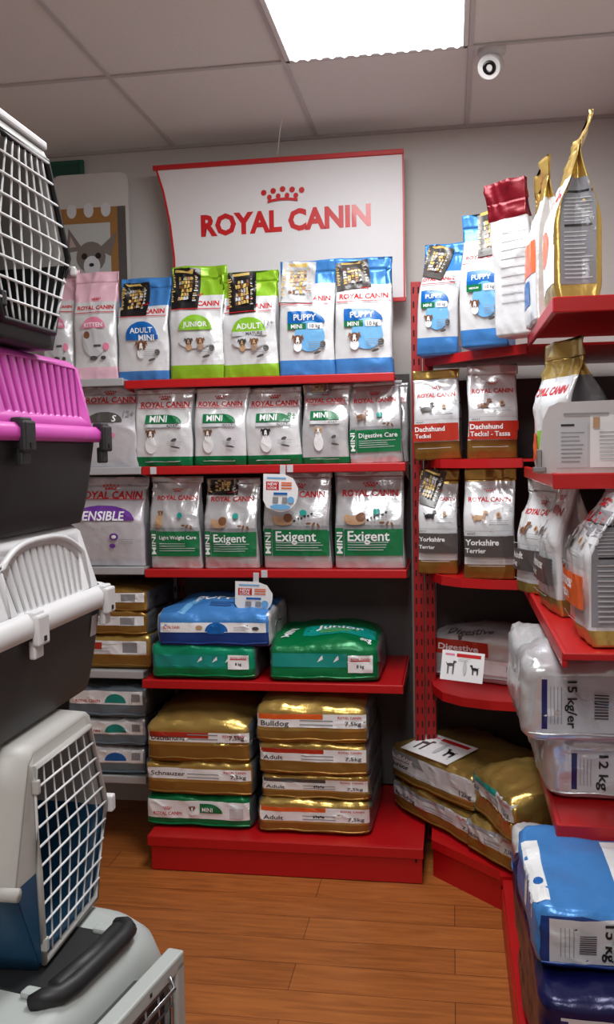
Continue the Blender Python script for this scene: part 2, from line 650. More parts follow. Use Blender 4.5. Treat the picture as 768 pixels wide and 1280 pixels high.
def art_top(w, h, word, badge, dogs, sub=None, num=None, seed=1, kitten=False, sub2=None):
    A = Art()
    hdr(A, w, h, .665)
    if kitten:
        A.poly(ell(0, .47 * h, .27 * w, .1 * h, 14, 0, PI), badge)
        A.text(word, 0, .5 * h, .42 * w, KWHITE)
        A.poly(ell(0, .34 * h, .26 * w, .13 * h, 18), KLGREY)
        A.poly(ell(-.16 * w, .41 * h, .07 * w, .035 * h), KBROWN)
        A.poly(ell(-.02 * w, .2 * h, .09 * w, .02 * h), KDGREY)
        A.poly(ell(.2 * w, .2 * h, .06 * w, .018 * h), KDGREY)
        A.poly(rect(.0, .3 * h, .16 * w, .32 * h), KDGREY)
        A.poly(ell(.27 * w, .3 * h, .07 * w, .035 * h), badge)
        return A
    if word == 'PUPPY':
        A.poly([(-.33 * w, .55 * h), (.05 * w, .55 * h)] + ell(.0, .45 * h, .33 * w, .1 * h, 8, PI / 2.2, 0) + [(-.33 * w, .45 * h)], KBLUE)
        A.poly(ell(.06 * w, .34 * h, .27 * w, .13 * h), KLBLUE)
        A.text(word, -.02 * w, .5 * h, .4 * w, KWHITE)
        A.poly(rect(-.33 * w, .4 * h, -.0 * w, .45 * h), KGREEN)
        A.text(sub, -.17 * w, .425 * h, .2 * w, KWHITE)
        A.poly(rrect(.03 * w, .4 * h, .3 * w, .45 * h, .005), KWHITE)
        A.text('10 kg', .16 * w, .425 * h, .18 * w, KDGREY)
        A.dog_head(-.15 * w, .31 * h, .1 * w)
    else:
        A.poly(ell(0, .43 * h, .3 * w, .13 * h, 14, 0, PI), badge)
        A.text(word, 0, .48 * h, .44 * w, KWHITE)
        if sub: A.poly(rect(-.3 * w, .39 * h, .32 * w, .43 * h), KLGREY if dogs == 2 else badge); A.text(sub, .1 * w, .41 * h, .3 * w, KDGREY if dogs == 2 else KWHITE)
        if dogs == 2:
            A.poly(ell(0, .33 * h, .3 * w, .06 * h), KLGREY)
            A.dog_head(-.12 * w, .33 * h, .075 * w, KTAN, KDGREY); A.dog_head(.1 * w, .33 * h, .075 * w, KTAN, KBROWN)
        else:
            A.dog_head(0, .33 * h, .11 * w)
    if num: A.text(num, .36 * w, .5 * h, .16 * w, KGREY)
    A.poly(ell(.3 * w, .27 * h, .05 * w, .03 * h, 9), KDGREY)
    A.poly(ell(.2 * w, .2 * h, .07 * w, .012 * h, 9, rot=.3), KDGREY)
    small_lines(A, w, h, .05, .23, .35, .3, 4)
    return A


def art_mini(w, h, num=None, seed=1, dog=KBROWN):
    A = Art()
    hdr(A, w, h, .8)
    A.poly([(-.3 * w, .55 * h), (-.3 * w, .66 * h), (.1 * w, .66 * h)] + ell(.05 * w, .55 * h, .27 * w, .11 * h, 7, PI / 2.2, 0), KGREEN)
    A.text('MINI', -.08 * w, .61 * h, .3 * w, KWHITE, bold=.022)
    A.poly(rect(-.3 * w, .5 * h, .32 * w, .54 * h), KLGREY)
    A.text('ADULT', .17 * w, .52 * h, .2 * w, KDGREY)
    if num: A.text(num, .33 * w, .62 * h, .16 * w, KGREEN)
    x = -.12 * w if seed % 2 else -.2 * w
    A.poly(ell(x, .27 * h, .1 * w, .1 * h), KWHITE)
    A.dog_head(x, .42 * h, .085 * w, KWHITE, dog)
    A.poly(ell(.2 * w, .34 * h, .05 * w, .02 * h, rot=.4), KDGREY)
    A.poly(ell(.22 * w, .25 * h, .08 * w, .012 * h, rot=-.2), KDGREY)
    small_lines(A, w, h, .08, .27, .36, .33, 3)
    A.poly(rect(-.3 * w, .07 * h, .3 * w, .075 * h), KLGREY)
    return A


def art_care(w, h, title, seed=1, dogs='sit', note=False):
    A = Art()
    hdr(A, w, h, .77, width=.8, line=False)
    A.poly(rect(-.5 * w, .39 * h, .5 * w, .45 * h), KGREY)
    A.poly(rect(-.36 * w, .14 * h, .47 * w, .41 * h), KGREEN)
    A.text('MINI', -.43 * w, .26 * h, .24 * h, KGREEN if False else KWHITE, rot=PI / 2, bold=.022, h=.09 * w)
    A.poly(rect(-.49 * w, .14 * h, -.37 * w, .42 * h), KGREEN)
    A.text('MINI', -.43 * w, .27 * h, .22 * h, KWHITE, rot=PI / 2, bold=.022, h=.085 * w)
    A.text(title, -.31 * w, .345 * h, min(.72, .085 * len(title)) * w, KWHITE, left=True, bold=.016)
    small_lines(A, w, h, -.31, .19, .4, .29, 4, KLGREY, seed)
    A.poly(ell(.1 * w, .58 * h, .055 * w, .03 * h), KTEAL)
    small_lines(A, w, h, .18, .55, .42, .61, 4, KGREYB, seed)
    if dogs == 'lie':
        A.poly(ell(-.2 * w, .5 * h, .15 * w, .045 * h), KTAN)
        A.poly(ell(-.12 * w, .53 * h, .07 * w, .045 * h), KBROWN)
        A.poly(ell(-.3 * w, .52 * h, .05 * w, .035 * h), KTAN)
    elif dogs == 'stand':
        A.dog_stand(-.25 * w, .57 * h, .09 * w, KBROWN)
    else:
        A.poly(ell(-.3 * w, .52 * h, .07 * w, .07 * h), KTAN)
        A.dog_head(-.27 * w, .6 * h, .06 * w, KTAN, KBROWN)
    for q in range(3): A.poly(ell((.18 + .07 * q) * w, (.475 - .01 * q) * h, .04 * w, .012 * h, 9, rot=q), KBROWN)
    if note:
        for q in range(6): A.poly(ell((-.02 + .05 * q) * w, (.5 + .012 * q + .008 * (q % 2)) * h, .02 * w, .012 * h, 7, rot=.8 * q), KBLACK)
    return A


def art_breed(w, h, patch, title, sub, dogM=KBROWN, low=.6):
    A = Art()
    hdr(A, w, h, .72, width=.82, line=False)
    A.dog_stand(-.2 * w, .56 * h, .12 * w, dogM, flip=1, low=low)
    A.poly(ell(.18 * w, .58 * h, .05 * w, .025 * h), KTAN); A.poly(ell(.18 * w, .58 * h, .025 * w, .014 * h), KBROWN)
    small_lines(A, w, h, .0, .49, .4, .54, 3)
    A.poly(rect(-.48 * w, .44 * h, .48 * w, .447 * h), KGREYB)
    A.text('ADULT', -.33 * w, .42 * h, .16 * w, KDGREY)
    A.poly(rect(-.49 * w, .21 * h, .49 * w, .4 * h), patch)
    A.text(title, -.44 * w, .345 * h, .07 * len(title) * w, KWHITE, left=True, bold=.03)
    A.text(sub, -.44 * w, .27 * h, .055 * len(sub) * w, KWHITE, left=True)
    A.poly(rect(-.4 * w, .13 * h, .3 * w, .135 * h), KLGREY)
    return A


def art_side(d, h, v0=.08, v1=.7, M=KGREYB, bars=True, w=.8):
    A = Art()
    A.poly(rect(-w * d / 2, v0 * h, w * d / 2, v1 * h), M)
    if bars:
        for v in (v1 - .08, v1 - .26): A.poly(rect(-w * .38 * d, v * h, w * .38 * d, (v + .012) * h), KBLACK)
    A.lines(-w * .4 * d, (v1 - .24) * h, w * .4 * d, (v1 - .1) * h, 7, KLGREY, seed=4)
    A.lines(-w * .4 * d, (v0 + .02) * h, w * .4 * d, (v1 - .28) * h, 12, KLGREY, seed=5)
    return A


# ================================================================== ROOM
WALLC = mat('painted_wall', (200, 196, 192), .85, bump=.15, bscale=60, var=.03)
CEILC = mat('ceiling_tile', (220, 224, 222), .9, bump=.25, bscale=140, var=.04)
GRIDC = mat('ceiling_grid_paint', (190, 190, 190), .5, var=.02)
REDP = mat('red_painted_steel', (182, 16, 22), .38, .05, bump=.05, bscale=80, var=.08)
DRED = mat('deep_red_painted_steel', (120, 10, 16), .45, .05, var=.1)
UPR = mat('red_upright_steel', (152, 12, 18), .45, .05, var=.1)
GREYP = mat('light_grey_steel', (176, 178, 180), .4, .1, var=.05)
DARKP = mat('dark_back_panel', (84, 80, 80), .6, 0, var=.15)
SLOT = mat('slot_shadow', (12, 8, 8), .9)
CZ = 2.655
WY = 3.6
RX = .68

fl = MB(); fl.box((-.6, .8, -.05), (4.6, 5.8, .1), WALLC)


def floor_material():
    M = bpy.data.materials.new('wood_laminate'); M.use_nodes = True
    nt = M.node_tree; b = nt.nodes['Principled BSDF']
    tc = nt.nodes.new('ShaderNodeTexCoord')
    br = nt.nodes.new('ShaderNodeTexBrick')
    br.inputs['Color1'].default_value = (*lin((.68, .41, .2)), 1)
    br.inputs['Color2'].default_value = (*lin((.63, .37, .175)), 1)
    br.inputs['Mortar'].default_value = (*lin((.40, .2, .09)), 1)
    br.inputs['Scale'].default_value = 1
    br.inputs['Mortar Size'].default_value = .0012
    br.inputs['Brick Width'].default_value = 1.2
    br.inputs['Row Height'].default_value = .13
    br.offset = .37
    nt.links.new(tc.outputs['Object'], br.inputs['Vector'])
    mp = nt.nodes.new('ShaderNodeMapping'); mp.inputs['Scale'].default_value = (2.2, 26, 1)
    nt.links.new(tc.outputs['Object'], mp.inputs['Vector'])
    nz = nt.nodes.new('ShaderNodeTexNoise'); nz.inputs['Scale'].default_value = 2.2; nz.inputs['Detail'].default_value = 6
    nz.inputs['Distortion'].default_value = .8
    nt.links.new(mp.outputs['Vector'], nz.inputs['Vector'])
    cr = nt.nodes.new('ShaderNodeValToRGB')
    cr.color_ramp.elements[0].position = .3; cr.color_ramp.elements[0].color = (.62, .55, .5, 1)
    cr.color_ramp.elements[1].position = .7; cr.color_ramp.elements[1].color = (1.15, 1.12, 1.05, 1)
    nt.links.new(nz.outputs['Fac'], cr.inputs[0])
    mx = nt.nodes.new('ShaderNodeMix'); mx.data_type = 'RGBA'; mx.blend_type = 'MULTIPLY'; mx.inputs[0].default_value = .8
    nt.links.new(br.outputs['Color'], mx.inputs[6]); nt.links.new(cr.outputs[0], mx.inputs[7])
    nt.links.new(mx.outputs[2], b.inputs['Base Color'])
    b.inputs['Roughness'].default_value = .38
    return M


fl = MB(); fl.box((-.6, .8, -.05), (4.6, 5.8, .1), floor_material())
tag(fl.build('floor'), kind='structure')


def wall(name, c, d, M=WALLC):
    b = MB(); b.box(c, d, M); tag(b.build(name), kind='structure')


wall('wall_back', (-.6, WY + .05, 1.33), (4.6, .1, CZ + .1))
wall('wall_right', (RX + .05, .8, 1.33), (.1, 5.8, CZ + .1))
wall('wall_left', (-2.75, .8, 1.33), (.1, 5.8, CZ + .1))
wall('wall_front', (-.6, -2.05, 1.33), (4.6, .1, CZ + .1))
b = MB(); b.box((-.6, .8, CZ + .05), (4.6, 5.8, .1), CEILC); tag(b.build('ceiling'), kind='structure')
# suspended-ceiling grid bars
gxs = [-2.22, -1.64, -1.075, -.503, .069, .641]
k = 1
for x in gxs:
    g = MB(); g.box((x, .8, CZ - .003), (.015, 5.6, .005), GRIDC)
    tag(g.build('trim_%d' % k), kind='structure'); k += 1
for y in (-.69, .51, 1.71, 2.905):
    g = MB(); g.box((-.6, y, CZ - .0035), (4.3, .015, .005), GRIDC)
    tag(g.build('trim_%d' % k), kind='structure'); k += 1
g = MB(); g.box((-.6, WY - .006, CZ - .006), (4.3, .012, .012), mat('edge_trim_paint', (176, 172, 170), .6)); tag(g.build('trim_%d' % k), kind='structure'); k += 1


def ceiling_light(label, x0, x1, y0, y1, power):
    cx, cy = (x0 + x1) / 2, (y0 + y1) / 2
    t = thing('ceiling_light', label, 'light', (cx, cy, CZ))
    f = MB(); w, l = x1 - x0, y1 - y0
    FR = mat('light_frame', (210, 210, 210), .5)
    for sx in (-1, 1):
        f.box((sx * (w / 2 - .008), 0, -.008), (.016, l, .016), FR, .002)
        f.box((0, sx * (l / 2 - .008), -.008), (w, .016, .016), FR, .002)
    f.build('frame', t)
    E_ = bpy.data.materials.get('light_diffuser_%d' % power)
    if not E_:
        E_ = mat('light_diffuser_%d' % power, (246, 250, 255), .6, emis=power, bump=.2, bscale=300)
    d = MB()
    # ribbed prismatic diffuser
    n = 14; vs = []; fs = []
    for i in range(n * 2 + 1):
        x = -w / 2 + .014 + (w - .028) * i / (n * 2)
        z = -.012 - (.006 if i % 2 else 0)
        vs += [(x, -l / 2 + .014, z), (x, l / 2 - .014 + (.004 if i % 2 else 0), z)]
    for i in range(n * 2): fs.append((2 * i, 2 * i + 2, 2 * i + 3, 2 * i + 1))
    d.add(vs, fs, E_)
    d.build('diffuser', t)
    return t


ceiling_light('bright fluorescent ceiling panel set in the tiled ceiling above the banner', -.495, .06, 1.72, 2.885, 7)
ceiling_light('unseen ceiling panel added behind the camera as fill light for the shop', -.495, .06, -.68, .5, 4)  # added out of view behind the camera to brighten the bag fronts
for (x, y, e) in ((-.22, 2.3, 20), (-.22, -.1, 30)):  # first lamp backs the visible panel, second is added front fill
    ld = bpy.data.lights.new('panel_and_fill_light', 'AREA'); ld.shape = 'RECTANGLE'; ld.size = .52; ld.size_y = 1.1
    ld.energy = e; ld.color = (1, .985, .96)
    lo = bpy.data.objects.new('panel_and_fill_light', ld); link(lo); lo.location = (x, y, CZ - .03)

# security camera
t = thing('security_camera', 'small white security camera with black lens fixed to the ceiling', 'camera', at(615, 62, Z=CZ))
CW = mat('camera_white', (200, 200, 200), .4)
q = MB(); q.rings([[Vector((r * math.cos(a), r * math.sin(a), z)) for a in np.linspace(0, 2 * PI, 24, endpoint=False)] for z, r in ((0, .042), (-.012, .042), (-.022, .032), (-.03, .018))], CW)
q.build('mount', t)
q = MB()
dirv = Vector((-.25, -.8, -.45)).normalized()
a0 = dirv.orthogonal().normalized(); b0 = dirv.cross(a0); cc = Vector((0, -.005, -.05))
q.rings([[cc + dirv * z + (a0 * math.cos(a) + b0 * math.sin(a)) * r for a in np.linspace(0, 2 * PI, 24, endpoint=False)] for z, r in ((-.045, .008), (-.038, .024), (-.02, .033), (.0, .037), (.03, .037), (.034, .033))], CW)
q.build('housing', t)
q = MB()
q.rings([[cc + dirv * z + (a0 * math.cos(a) + b0 * math.sin(a)) * r for a in np.linspace(0, 2 * PI, 20, endpoint=False)] for z, r in ((.03, .022), (.036, .02), (.037, .012), (.033, .008))], mat('lens_black', (10, 10, 12), .1))
q.build('lens', t)

# thin hanging thread
p0, p1 = at(358, 122, Y=3.3), at(347, 193, Y=3.45)
q = MB(); q.tube([p0 + Vector((0, 0, .0)), (p0 + p1) / 2 + Vector((-.006, 0, -.01)), p1], .002, mat('thread', (225, 225, 220), .5), 5)
tag(q.build('hanging_thread'), 'thin pale thread hanging from the ceiling above the red topped banner', 'thread')

# small green sign high on the back wall
pa, pb = at(66, 202, Y=WY - .02), at(104, 222, Y=WY - .02)
q = MB(); q.box(((pa.x + pb.x) / 2 - .03, WY - .012, (pa.z + pb.z) / 2), (abs(pb.x - pa.x) + .06, .02, abs(pa.z - pb.z)), mat('sign_green', (30, 92, 74), .5), .003)
q.box(((pa.x + pb.x) / 2 - .03, WY - .022, (pa.z + pb.z) / 2), (abs(pb.x - pa.x) + .03, .004, abs(pa.z - pb.z) - .03), mat('sign_dark_green', (24, 74, 62), .5))
tag(q.build('wall_sign'), 'small dark green sign on the back wall above the dog poster', 'sign')

# ================================================================== SHELVING
ZS = [1.705, 1.395, 1.022, .645]     # shelf surface heights, back wall unit
SB = .125


def shelf(parent, x0, x1, y0, y1, z, M, lip=.03, clips=()):
    s = MB()
    s.box(((x0 + x1) / 2, (y0 + y1) / 2, z - .004), (x1 - x0, y1 - y0, .008), M, .001)
    s.box(((x0 + x1) / 2, y0 - .002, z - lip / 2 + .003), (x1 - x0, .014, lip), M, .003)
    for x in (x0 + .006, x1 - .006):
        s.prism([(y0, z - lip + .003), (y1, z - .07), (y1, z), (y0, z)], M, x - .0012, x + .0012, 'x')
    o = s.build('shelf', parent)
    for cx in clips:
        c = MB(); c.box((cx, y0 - .011, z - .012), (.022, .006, .026), mat('clip_clear', (200, 200, 205), .2), .001)
        c.build('ticket_clip', o)
    return o


def upright(parent, x, y, z0, z1, M, w=.035, d=.03):
    s = MB()
    s.box((x, y, (z0 + z1) / 2), (w, d, z1 - z0), M, .002)
    n = int((z1 - z0) / .05)
    for i in range(n):
        for sx in (-1, 1):
            s.box((x + sx * w * .24, y - d / 2 - .0004, z0 + .03 + i * .05), (.005, .001, .022), SLOT)
    return s.build('upright', parent)


# --- red unit on back wall
UX0, UX1 = -1.095, -.15
u = thing('shelving_unit', 'red steel gondola shelving unit against the back wall under the banner', 'shelving')
for i, (z, y0, a, b_) in enumerate(((ZS[0], 3.2, -1.16, -.19), (ZS[1], 3.2, -1.105, -.155), (ZS[2], 3.2, -1.105, -.155), (ZS[3], 3.08, -1.085, -.165))):
    shelf(u, a, b_, y0, 3.545, z, REDP, clips={0: (), 1: (-1.06, -.56), 2: (-.66,)}.get(i, ()))
bd = MB()
bd.box((-.575, 3.27, SB - .005), (.95, .56, .01), REDP, .002)
bd.box((-.575, 2.985, SB - .018), (.95, .014, .036), REDP, .003)
bd.build('base_deck', u)
kp = MB(); kp.box((-.572, 2.998, .052), (.935, .02, .1), REDP, .002)
kp.box((-.985, 2.987, .095), (.006, .003, .018), SLOT); kp.box((-.125, 2.987, .085), (.006, .003, .022), SLOT)
kp.build('kick_panel', u)
bp_ = MB(); bp_.box((-.62, 3.56, .93), (.93, .014, 1.6), DARKP); bp_.build('back_panel', u)
upright(u, -.118, 3.31, 0.02, 2.03, UPR, .036)
upright(u, -1.075, 3.565, 0.02, 1.70, DRED, .03)

# --- corner unit
cu_ = thing('corner_shelving', 'red curved corner shelving unit between the back wall unit and right unit', 'shelving')
curve = [(-.078, 3.33), (-.068, 3.22), (-.035, 3.13), (.03, 3.07), (.12, 3.035), (.225, 3.02)]
upright(cu_, -.078, 3.315, 0.02, 1.78, UPR, .036)
CZs = [1.755, 1.405, 1.01, .61]
for i, z in enumerate(CZs):
    s = MB()
    cv = curve if i else [(-.085, 3.25), (.0, 3.14), (.1, 3.02), (.2, 2.93), (.23, 2.9)]
    poly = cv + [(.62, cv[-1][1]), (.62, 3.55), (cv[0][0], 3.55)]
    s.prism(poly, REDP, z - .008, z, 'z')
    lip = []
    for (x, y) in cv: lip.append((x, y))
    vs = []
    for x, y in lip:
        vs += [(x, y - .004, z - .027), (x, y - .004, z + .003), (x + .004, y + .006, z + .003), (x + .004, y + .006, z - .027)]
    fs = []
    for j in range(len(lip) - 1):
        for e in range(4): fs.append((j * 4 + e, (j + 1) * 4 + e, (j + 1) * 4 + (e + 1) % 4, j * 4 + (e + 1) % 4))
    s.add(vs, fs, REDP)
    s.build('shelf', cu_)
bd = MB()
cb = [(-.075, 3.045), (.139, 2.835), (.139, 2.80), (.62, 2.80), (.62, 3.55), (-.075, 3.55)]
bd.prism(cb, REDP, .1, .13, 'z')
bd.build('base_deck', cu_)
kp = MB(); kp.prism([(-.07, 3.055), (.145, 2.845), (.16, 2.86), (-.055, 3.07)], REDP, .0, .1, 'z'); kp.build('kick_panel', cu_)
bp_ = MB(); bp_.box((.28, 3.565, .9), (.68, .012, 1.6), DARKP); bp_.build('back_panel', cu_)
bp_ = MB(); bp_.box((.645, 3.1, .9), (.012, .8, 1.6), DARKP); bp_.build('back_panel', cu_)

# --- right unit
ru = thing('shelving_unit', 'red steel shelving unit along the right wall, stacked with large bags', 'shelving')
RZ = [1.775, 1.378, 1.005, .585]
RY0 = [2.16, 2.16, 1.98, 2.1]
for i, z in enumerate(RZ):
    s = MB()
    x0, x1, y0, y1 = .235, .64, RY0[i], 3.0 if i else 2.86
    s.box(((x0 + x1) / 2, (y0 + y1) / 2, z - .004), (x1 - x0, y1 - y0, .008), REDP, .001)
    s.box((x0, (y0 + y1) / 2, z - .013), (.012, y1 - y0, .034), REDP, .003)
    lh = .016 if i == 2 else .036
    s.box(((x0 + x1) / 2, y0, z + .003 - lh / 2), (x1 - x0 + .01, .012, lh), REDP, .003)
    s.build('shelf', ru)
bd = MB(); bd.box((.395, 2.07, .115), (.5, 1.42, .03), REDP, .003); bd.build('base_deck', ru)
kp = MB(); kp.box((.152, 2.07, .05), (.02, 1.42, .1), REDP, .002); kp.build('kick_panel', ru)
bp_ = MB(); bp_.box((.66, 2.1, .88), (.012, 1.5, 1.72), DARKP); bp_.build('back_panel', ru)
for y in (1.4, 2.36):
    upright(ru, .638, y, .13, 1.77, DRED, .03)

# --- grey unit, far left
gu = thing('shelving_unit', 'light grey shelving unit to the left of the red one, behind the carriers', 'shelving')
GZ = [1.715, 1.395, 1.03, .655, .265]
for z in GZ:
    shelf(gu, -1.95, -1.164 if z > 1.5 else -1.108, 3.2 if z > .7 else 3.16, 3.545, z, GREYP, lip=.028)
bp_ = MB(); bp_.box((-1.53, 3.56, .93), (.86, .014, 1.6), mat('dark_grey_panel', (56, 54, 54), .7)); bp_.build('back_panel', gu)
upright(gu, -1.105, 3.56, .02, 1.70, GREYP, .02)
upright(gu, -1.94, 3.56, .02, 1.70, GREYP, .03)

# ================================================================== BANNER
bt = thing('banner', 'white shop banner with red crown logo and lettering on the back wall', 'banner', (0, 3.5, 0))
tl, tr, br_ = at(193, 208, Y=3.5), at(503, 190, Y=3.5), at(508, 376, Y=3.5)
zb = br_.z
edge = [(tl.x, tl.z), (tl.x + .03, tl.z - .1), (tl.x + .053, tl.z - .22), (tl.x + .066, tl.z - .35), (tl.x + .07, zb)]
poly = edge + [(br_.x, zb), (tr.x, tr.z)]
q = MB(); q.prism(poly, mat('banner_white', (222, 220, 222), .5, var=.02), 0, .006, 'y')
A = Art()
A.text('ROYAL CANIN', 0, 0, .655, RED, bold=.045, h=.078)
A.crown(-.005, .085, .17, RED)
c0 = (at(253, 290, Y=3.5) + at(462, 257, Y=3.5)) / 2 + Vector((0, 0, -.003))
A.onto(q, bvh_of(q), (c0.x, -1, c0.z), (1, 0, .01), (0, 0, 1), (0, 1, 0))
q.build('panel', bt)
q = MB()
for i in range(len(edge) - 1):
    a, b2 = edge[i], edge[i + 1]
    q.add([(a[0], -.002, a[1]), (a[0] + .008, -.002, a[1]), (b2[0] + .008, -.002, b2[1]), (b2[0], -.002, b2[1])], [(0, 1, 2, 3)], RED)
q.box(((tl.x + tr.x) / 2, -.003, tl.z - .008), (tr.x - tl.x + .01, .012, .018), mat('banner_red', (190, 30, 34), .4), .002)
q.box(((tl.x + .07 + br_.x) / 2, -.003, zb + .006), (br_.x - tl.x - .07, .01, .016), mat('banner_red', (190, 30, 34), .4), .002)
q.box((tr.x + .003, -.001, (tr.z + zb) / 2), (.006, .008, tr.z - zb), mat('banner_red', (190, 30, 34), .4))
q.build('border', bt)
# poster with a dog portrait on the grey unit
pt = thing('poster', 'grey poster board with a small big-eared dog in an ornate gold frame', 'poster', (0, 3.48, 0))
a, b2 = at(70, 220, Y=3.48), at(163, 340, Y=3.48)
x0, x1, z1 = a.x - .02, b2.x, a.z
q = MB(); q.prism(rrect(x0, 1.72, x1, z1, .035), mat('poster_grey', (186, 184, 180), .5, var=.03), 0, .006, 'y')
q.build('board', pt)
A = Art(); W = x1 - x0
zt = z1 - .13
PG = ink('picture_grey', (112, 104, 98))
A.poly(rect(x0 + .01, 1.8, x1 - .012, zt), ink('picture_gold', (146, 104, 56)))
A.poly(rect(x1 - .045, 1.8, x1 - .012, zt), KDGREY)
for kx in (.03, .10, .17): A.poly(ell(x0 + .05 + kx, zt - .01, .02, .028), KLGREY)
A.poly(rect(x0 + .02, 1.8, x1 - .075, zt - .06), ink('picture_pale', (176, 180, 176)))
cx, cz_ = x0 + .155, zt - .19
A.poly([(cx - .09, cz_ + .115), (cx - .1, cz_ + .02), (cx - .03, cz_ + .03)], PG)
A.poly([(cx + .11, cz_ + .095), (cx + .03, cz_ + .03), (cx + .08, cz_ - .0)], PG)
A.poly([(cx - .083, cz_ + .085), (cx - .087, cz_ + .04), (cx - .06, cz_ + .042)], ink('ear_pink', (170, 150, 145)))
A.poly(ell(cx, cz_, .06, .06), PG)
A.poly(ell(cx + .003, cz_ - .035, .034, .04), KLGREY)
A.poly(ell(cx - .027, cz_ + .004, .012, .012), KBLACK); A.poly(ell(cx + .03, cz_ + .004, .012, .012), KBLACK)
A.poly(ell(cx + .002, cz_ - .03, .01, .007), KBLACK)
A.poly(ell(cx, cz_ - .13, .07, .07), PG)
pm = MB(); A.onto(pm, bvh_of(_b) if False else BVHTree.FromPolygons([Vector((-5, 0, -5)), Vector((5, 0, -5)), Vector((5, 0, 5)), Vector((-5, 0, 5))], [(0, 1, 2, 3)]),
                  (0, -1, 0), (1, 0, 0), (0, 0, 1), (0, 1, 0), off=.001, maxe=.5)
pm.build('picture', pt, fix=False)


# ================================================================== STANDING BAGS, back wall
def stand_px(label, pl, pr, ptop, Y, Z, d=.09, **k):
    pa = at(pl, 560, Y=Y); pb = at(pr, 560, Y=Y)
    pc = at((pl + pr) / 2, ptop, Y=Y + .02)
    w = pb.x - pa.x; h = pc.z - Z
    art = k.pop('art', None)
    if art: k['art'] = art(w, h)
    sa = k.pop('side_art', None)
    if sa: k['side_art'] = sa(d, h)
    sd = k.get('seed', 1); rr = random.Random(sd * 7)
    k.setdefault('roll', rr.uniform(-.012, .012)); k.setdefault('skew', rr.uniform(-.006, .006)); k.setdefault('lean', rr.uniform(-.01, .02))
    k.setdefault('wk', rr.uniform(1.1, 1.6))
    return stand_bag('pet_food_bag', label, w, h, d, ((pa.x + pb.x) / 2, Y + d / 2 + .004, Z + .0005), **k)


Y1 = 3.225
tb = lambda M, lo=.13, hi=.74: ((0, lo, M), (hi, 1, M))
R1 = 'food bags standing on the top shelves'
stand_px('pale pink and white bag, half hidden behind the topmost carrier door', 58, 97, 336, Y1 + .02, GZ[0], base=WHITE, bands=tb(PINK, .12, .72), seed=3,
         art=lambda w, h: art_top(w, h, 'KITTEN', KPINK, 0, kitten=True), group=R1)
stand_px('pale pink and white bag with a rounded pink badge, under the dog poster', 97, 150, 338, Y1, GZ[0], base=WHITE, bands=tb(PINK, .12, .72), seed=4,
         art=lambda w, h: art_top(w, h, 'KITTEN', KPINK, 0, kitten=True), group=R1)
stand_px('blue topped bag beside the pink ones, with a dark packet stuck to it', 150, 214, 345, Y1, ZS[0], base=WHITE, bands=tb(BLUE, .1, .72), seed=5,
         art=lambda w, h: art_top(w, h, 'ADULT', KBLUE, 1, 'MINI'), packet=(-.18, .79, .1, .125, 0, 2), group=R1)
stand_px('taller of the two lime green bags, second from left on the red top shelf', 215, 282, 331, Y1, ZS[0], base=WHITE, bands=tb(LIME, .13, .74), seed=6,
         art=lambda w, h: art_top(w, h, 'JUNIOR', KLIME, 2), packet=(-.2, .8, .1, .15, -.03, 5), group=R1, skew=.004)
stand_px('shorter lime green bag with a black packet, middle of the top shelf', 281, 350, 338, Y1, ZS[0], base=WHITE, bands=tb(LIME, .13, .76), seed=7,
         art=lambda w, h: art_top(w, h, 'ADULT', KLIME, 2, 'MATURE', '12+'), packet=(-.12, .8, .1, .15, .03, 9), group=R1)
stand_px('blue puppy food bag with a glinting silver packet on its top corner', 351, 420, 324, Y1, ZS[0], base=WHITE, bands=tb(BLUE, .14, .8), seed=8,
         art=lambda w, h: art_top(w, h, 'PUPPY', KBLUE, 1, 'MINI'), packet=(-.17, .81, .12, .15, -.04, 12, KLGREY), group=R1)
stand_px('blue puppy food bag at the right end of the red top shelf', 421, 493, 319, Y1, ZS[0], base=WHITE, bands=tb(BLUE, .14, .77), seed=9,
         art=lambda w, h: art_top(w, h, 'PUPPY', KBLUE, 1, 'MINI'), packet=(-.2, .85, .12, .1, .12, 15, KDGREY), group=R1)
R2 = 'food bags standing on the second shelves'


def art_grey12(w, h):
    A = hdr(Art(), w, h, .84)
    A.poly(ell(-.05 * w, .56 * h, .3 * w, .12 * h, 14, 0, PI), KDGREY)
    A.text('S', .12 * w, .6 * h, .06 * w, KWHITE); A.text('12+', .34 * w, .66 * h, .18 * w, KGREY)
    A.poly(ell(.1 * w, .4 * h, .05 * w, .03 * h), KPINK)
    return A


stand_px('pale grey white bag with a dark badge on the grey second shelf', 96, 172, 483, Y1, GZ[1], base=LILAC, seed=10, art=art_grey12, group=R2)
gb = ((0, .13, GREEN),)
stand_px('white bag with green base, leftmost on the red second shelf', 168, 241, 486, Y1, ZS[1], base=WHITE, bands=gb, seed=11, art=lambda w, h: art_mini(w, h, seed=2), group=R2, fin=.06)
stand_px('white bag with green base, second from left on the second shelf', 242, 307, 485, Y1, ZS[1], base=WHITE, bands=gb, seed=12, art=lambda w, h: art_mini(w, h, seed=2), group=R2, fin=.06)
stand_px('white bag with green base, marked 8+, in the middle of the second shelf', 308, 377, 484, Y1, ZS[1], base=WHITE, bands=gb, seed=13,
         art=lambda w, h: art_mini(w, h, '8+', 3, KBLACK), group=R2, fin=.06)
stand_px('tilted silvery bag with green base, marked 12+, beside the digestive food bag', 377, 436, 480, Y1, ZS[1], base=SILVER, bands=((0, .09, GREEN),), seed=14,
         art=lambda w, h: art_mini(w, h, '12+', 3, KTAN), group=R2, fin=.06, packet=(-.18, .96, .1, .05, .02, 20, KGREY), skew=.006)
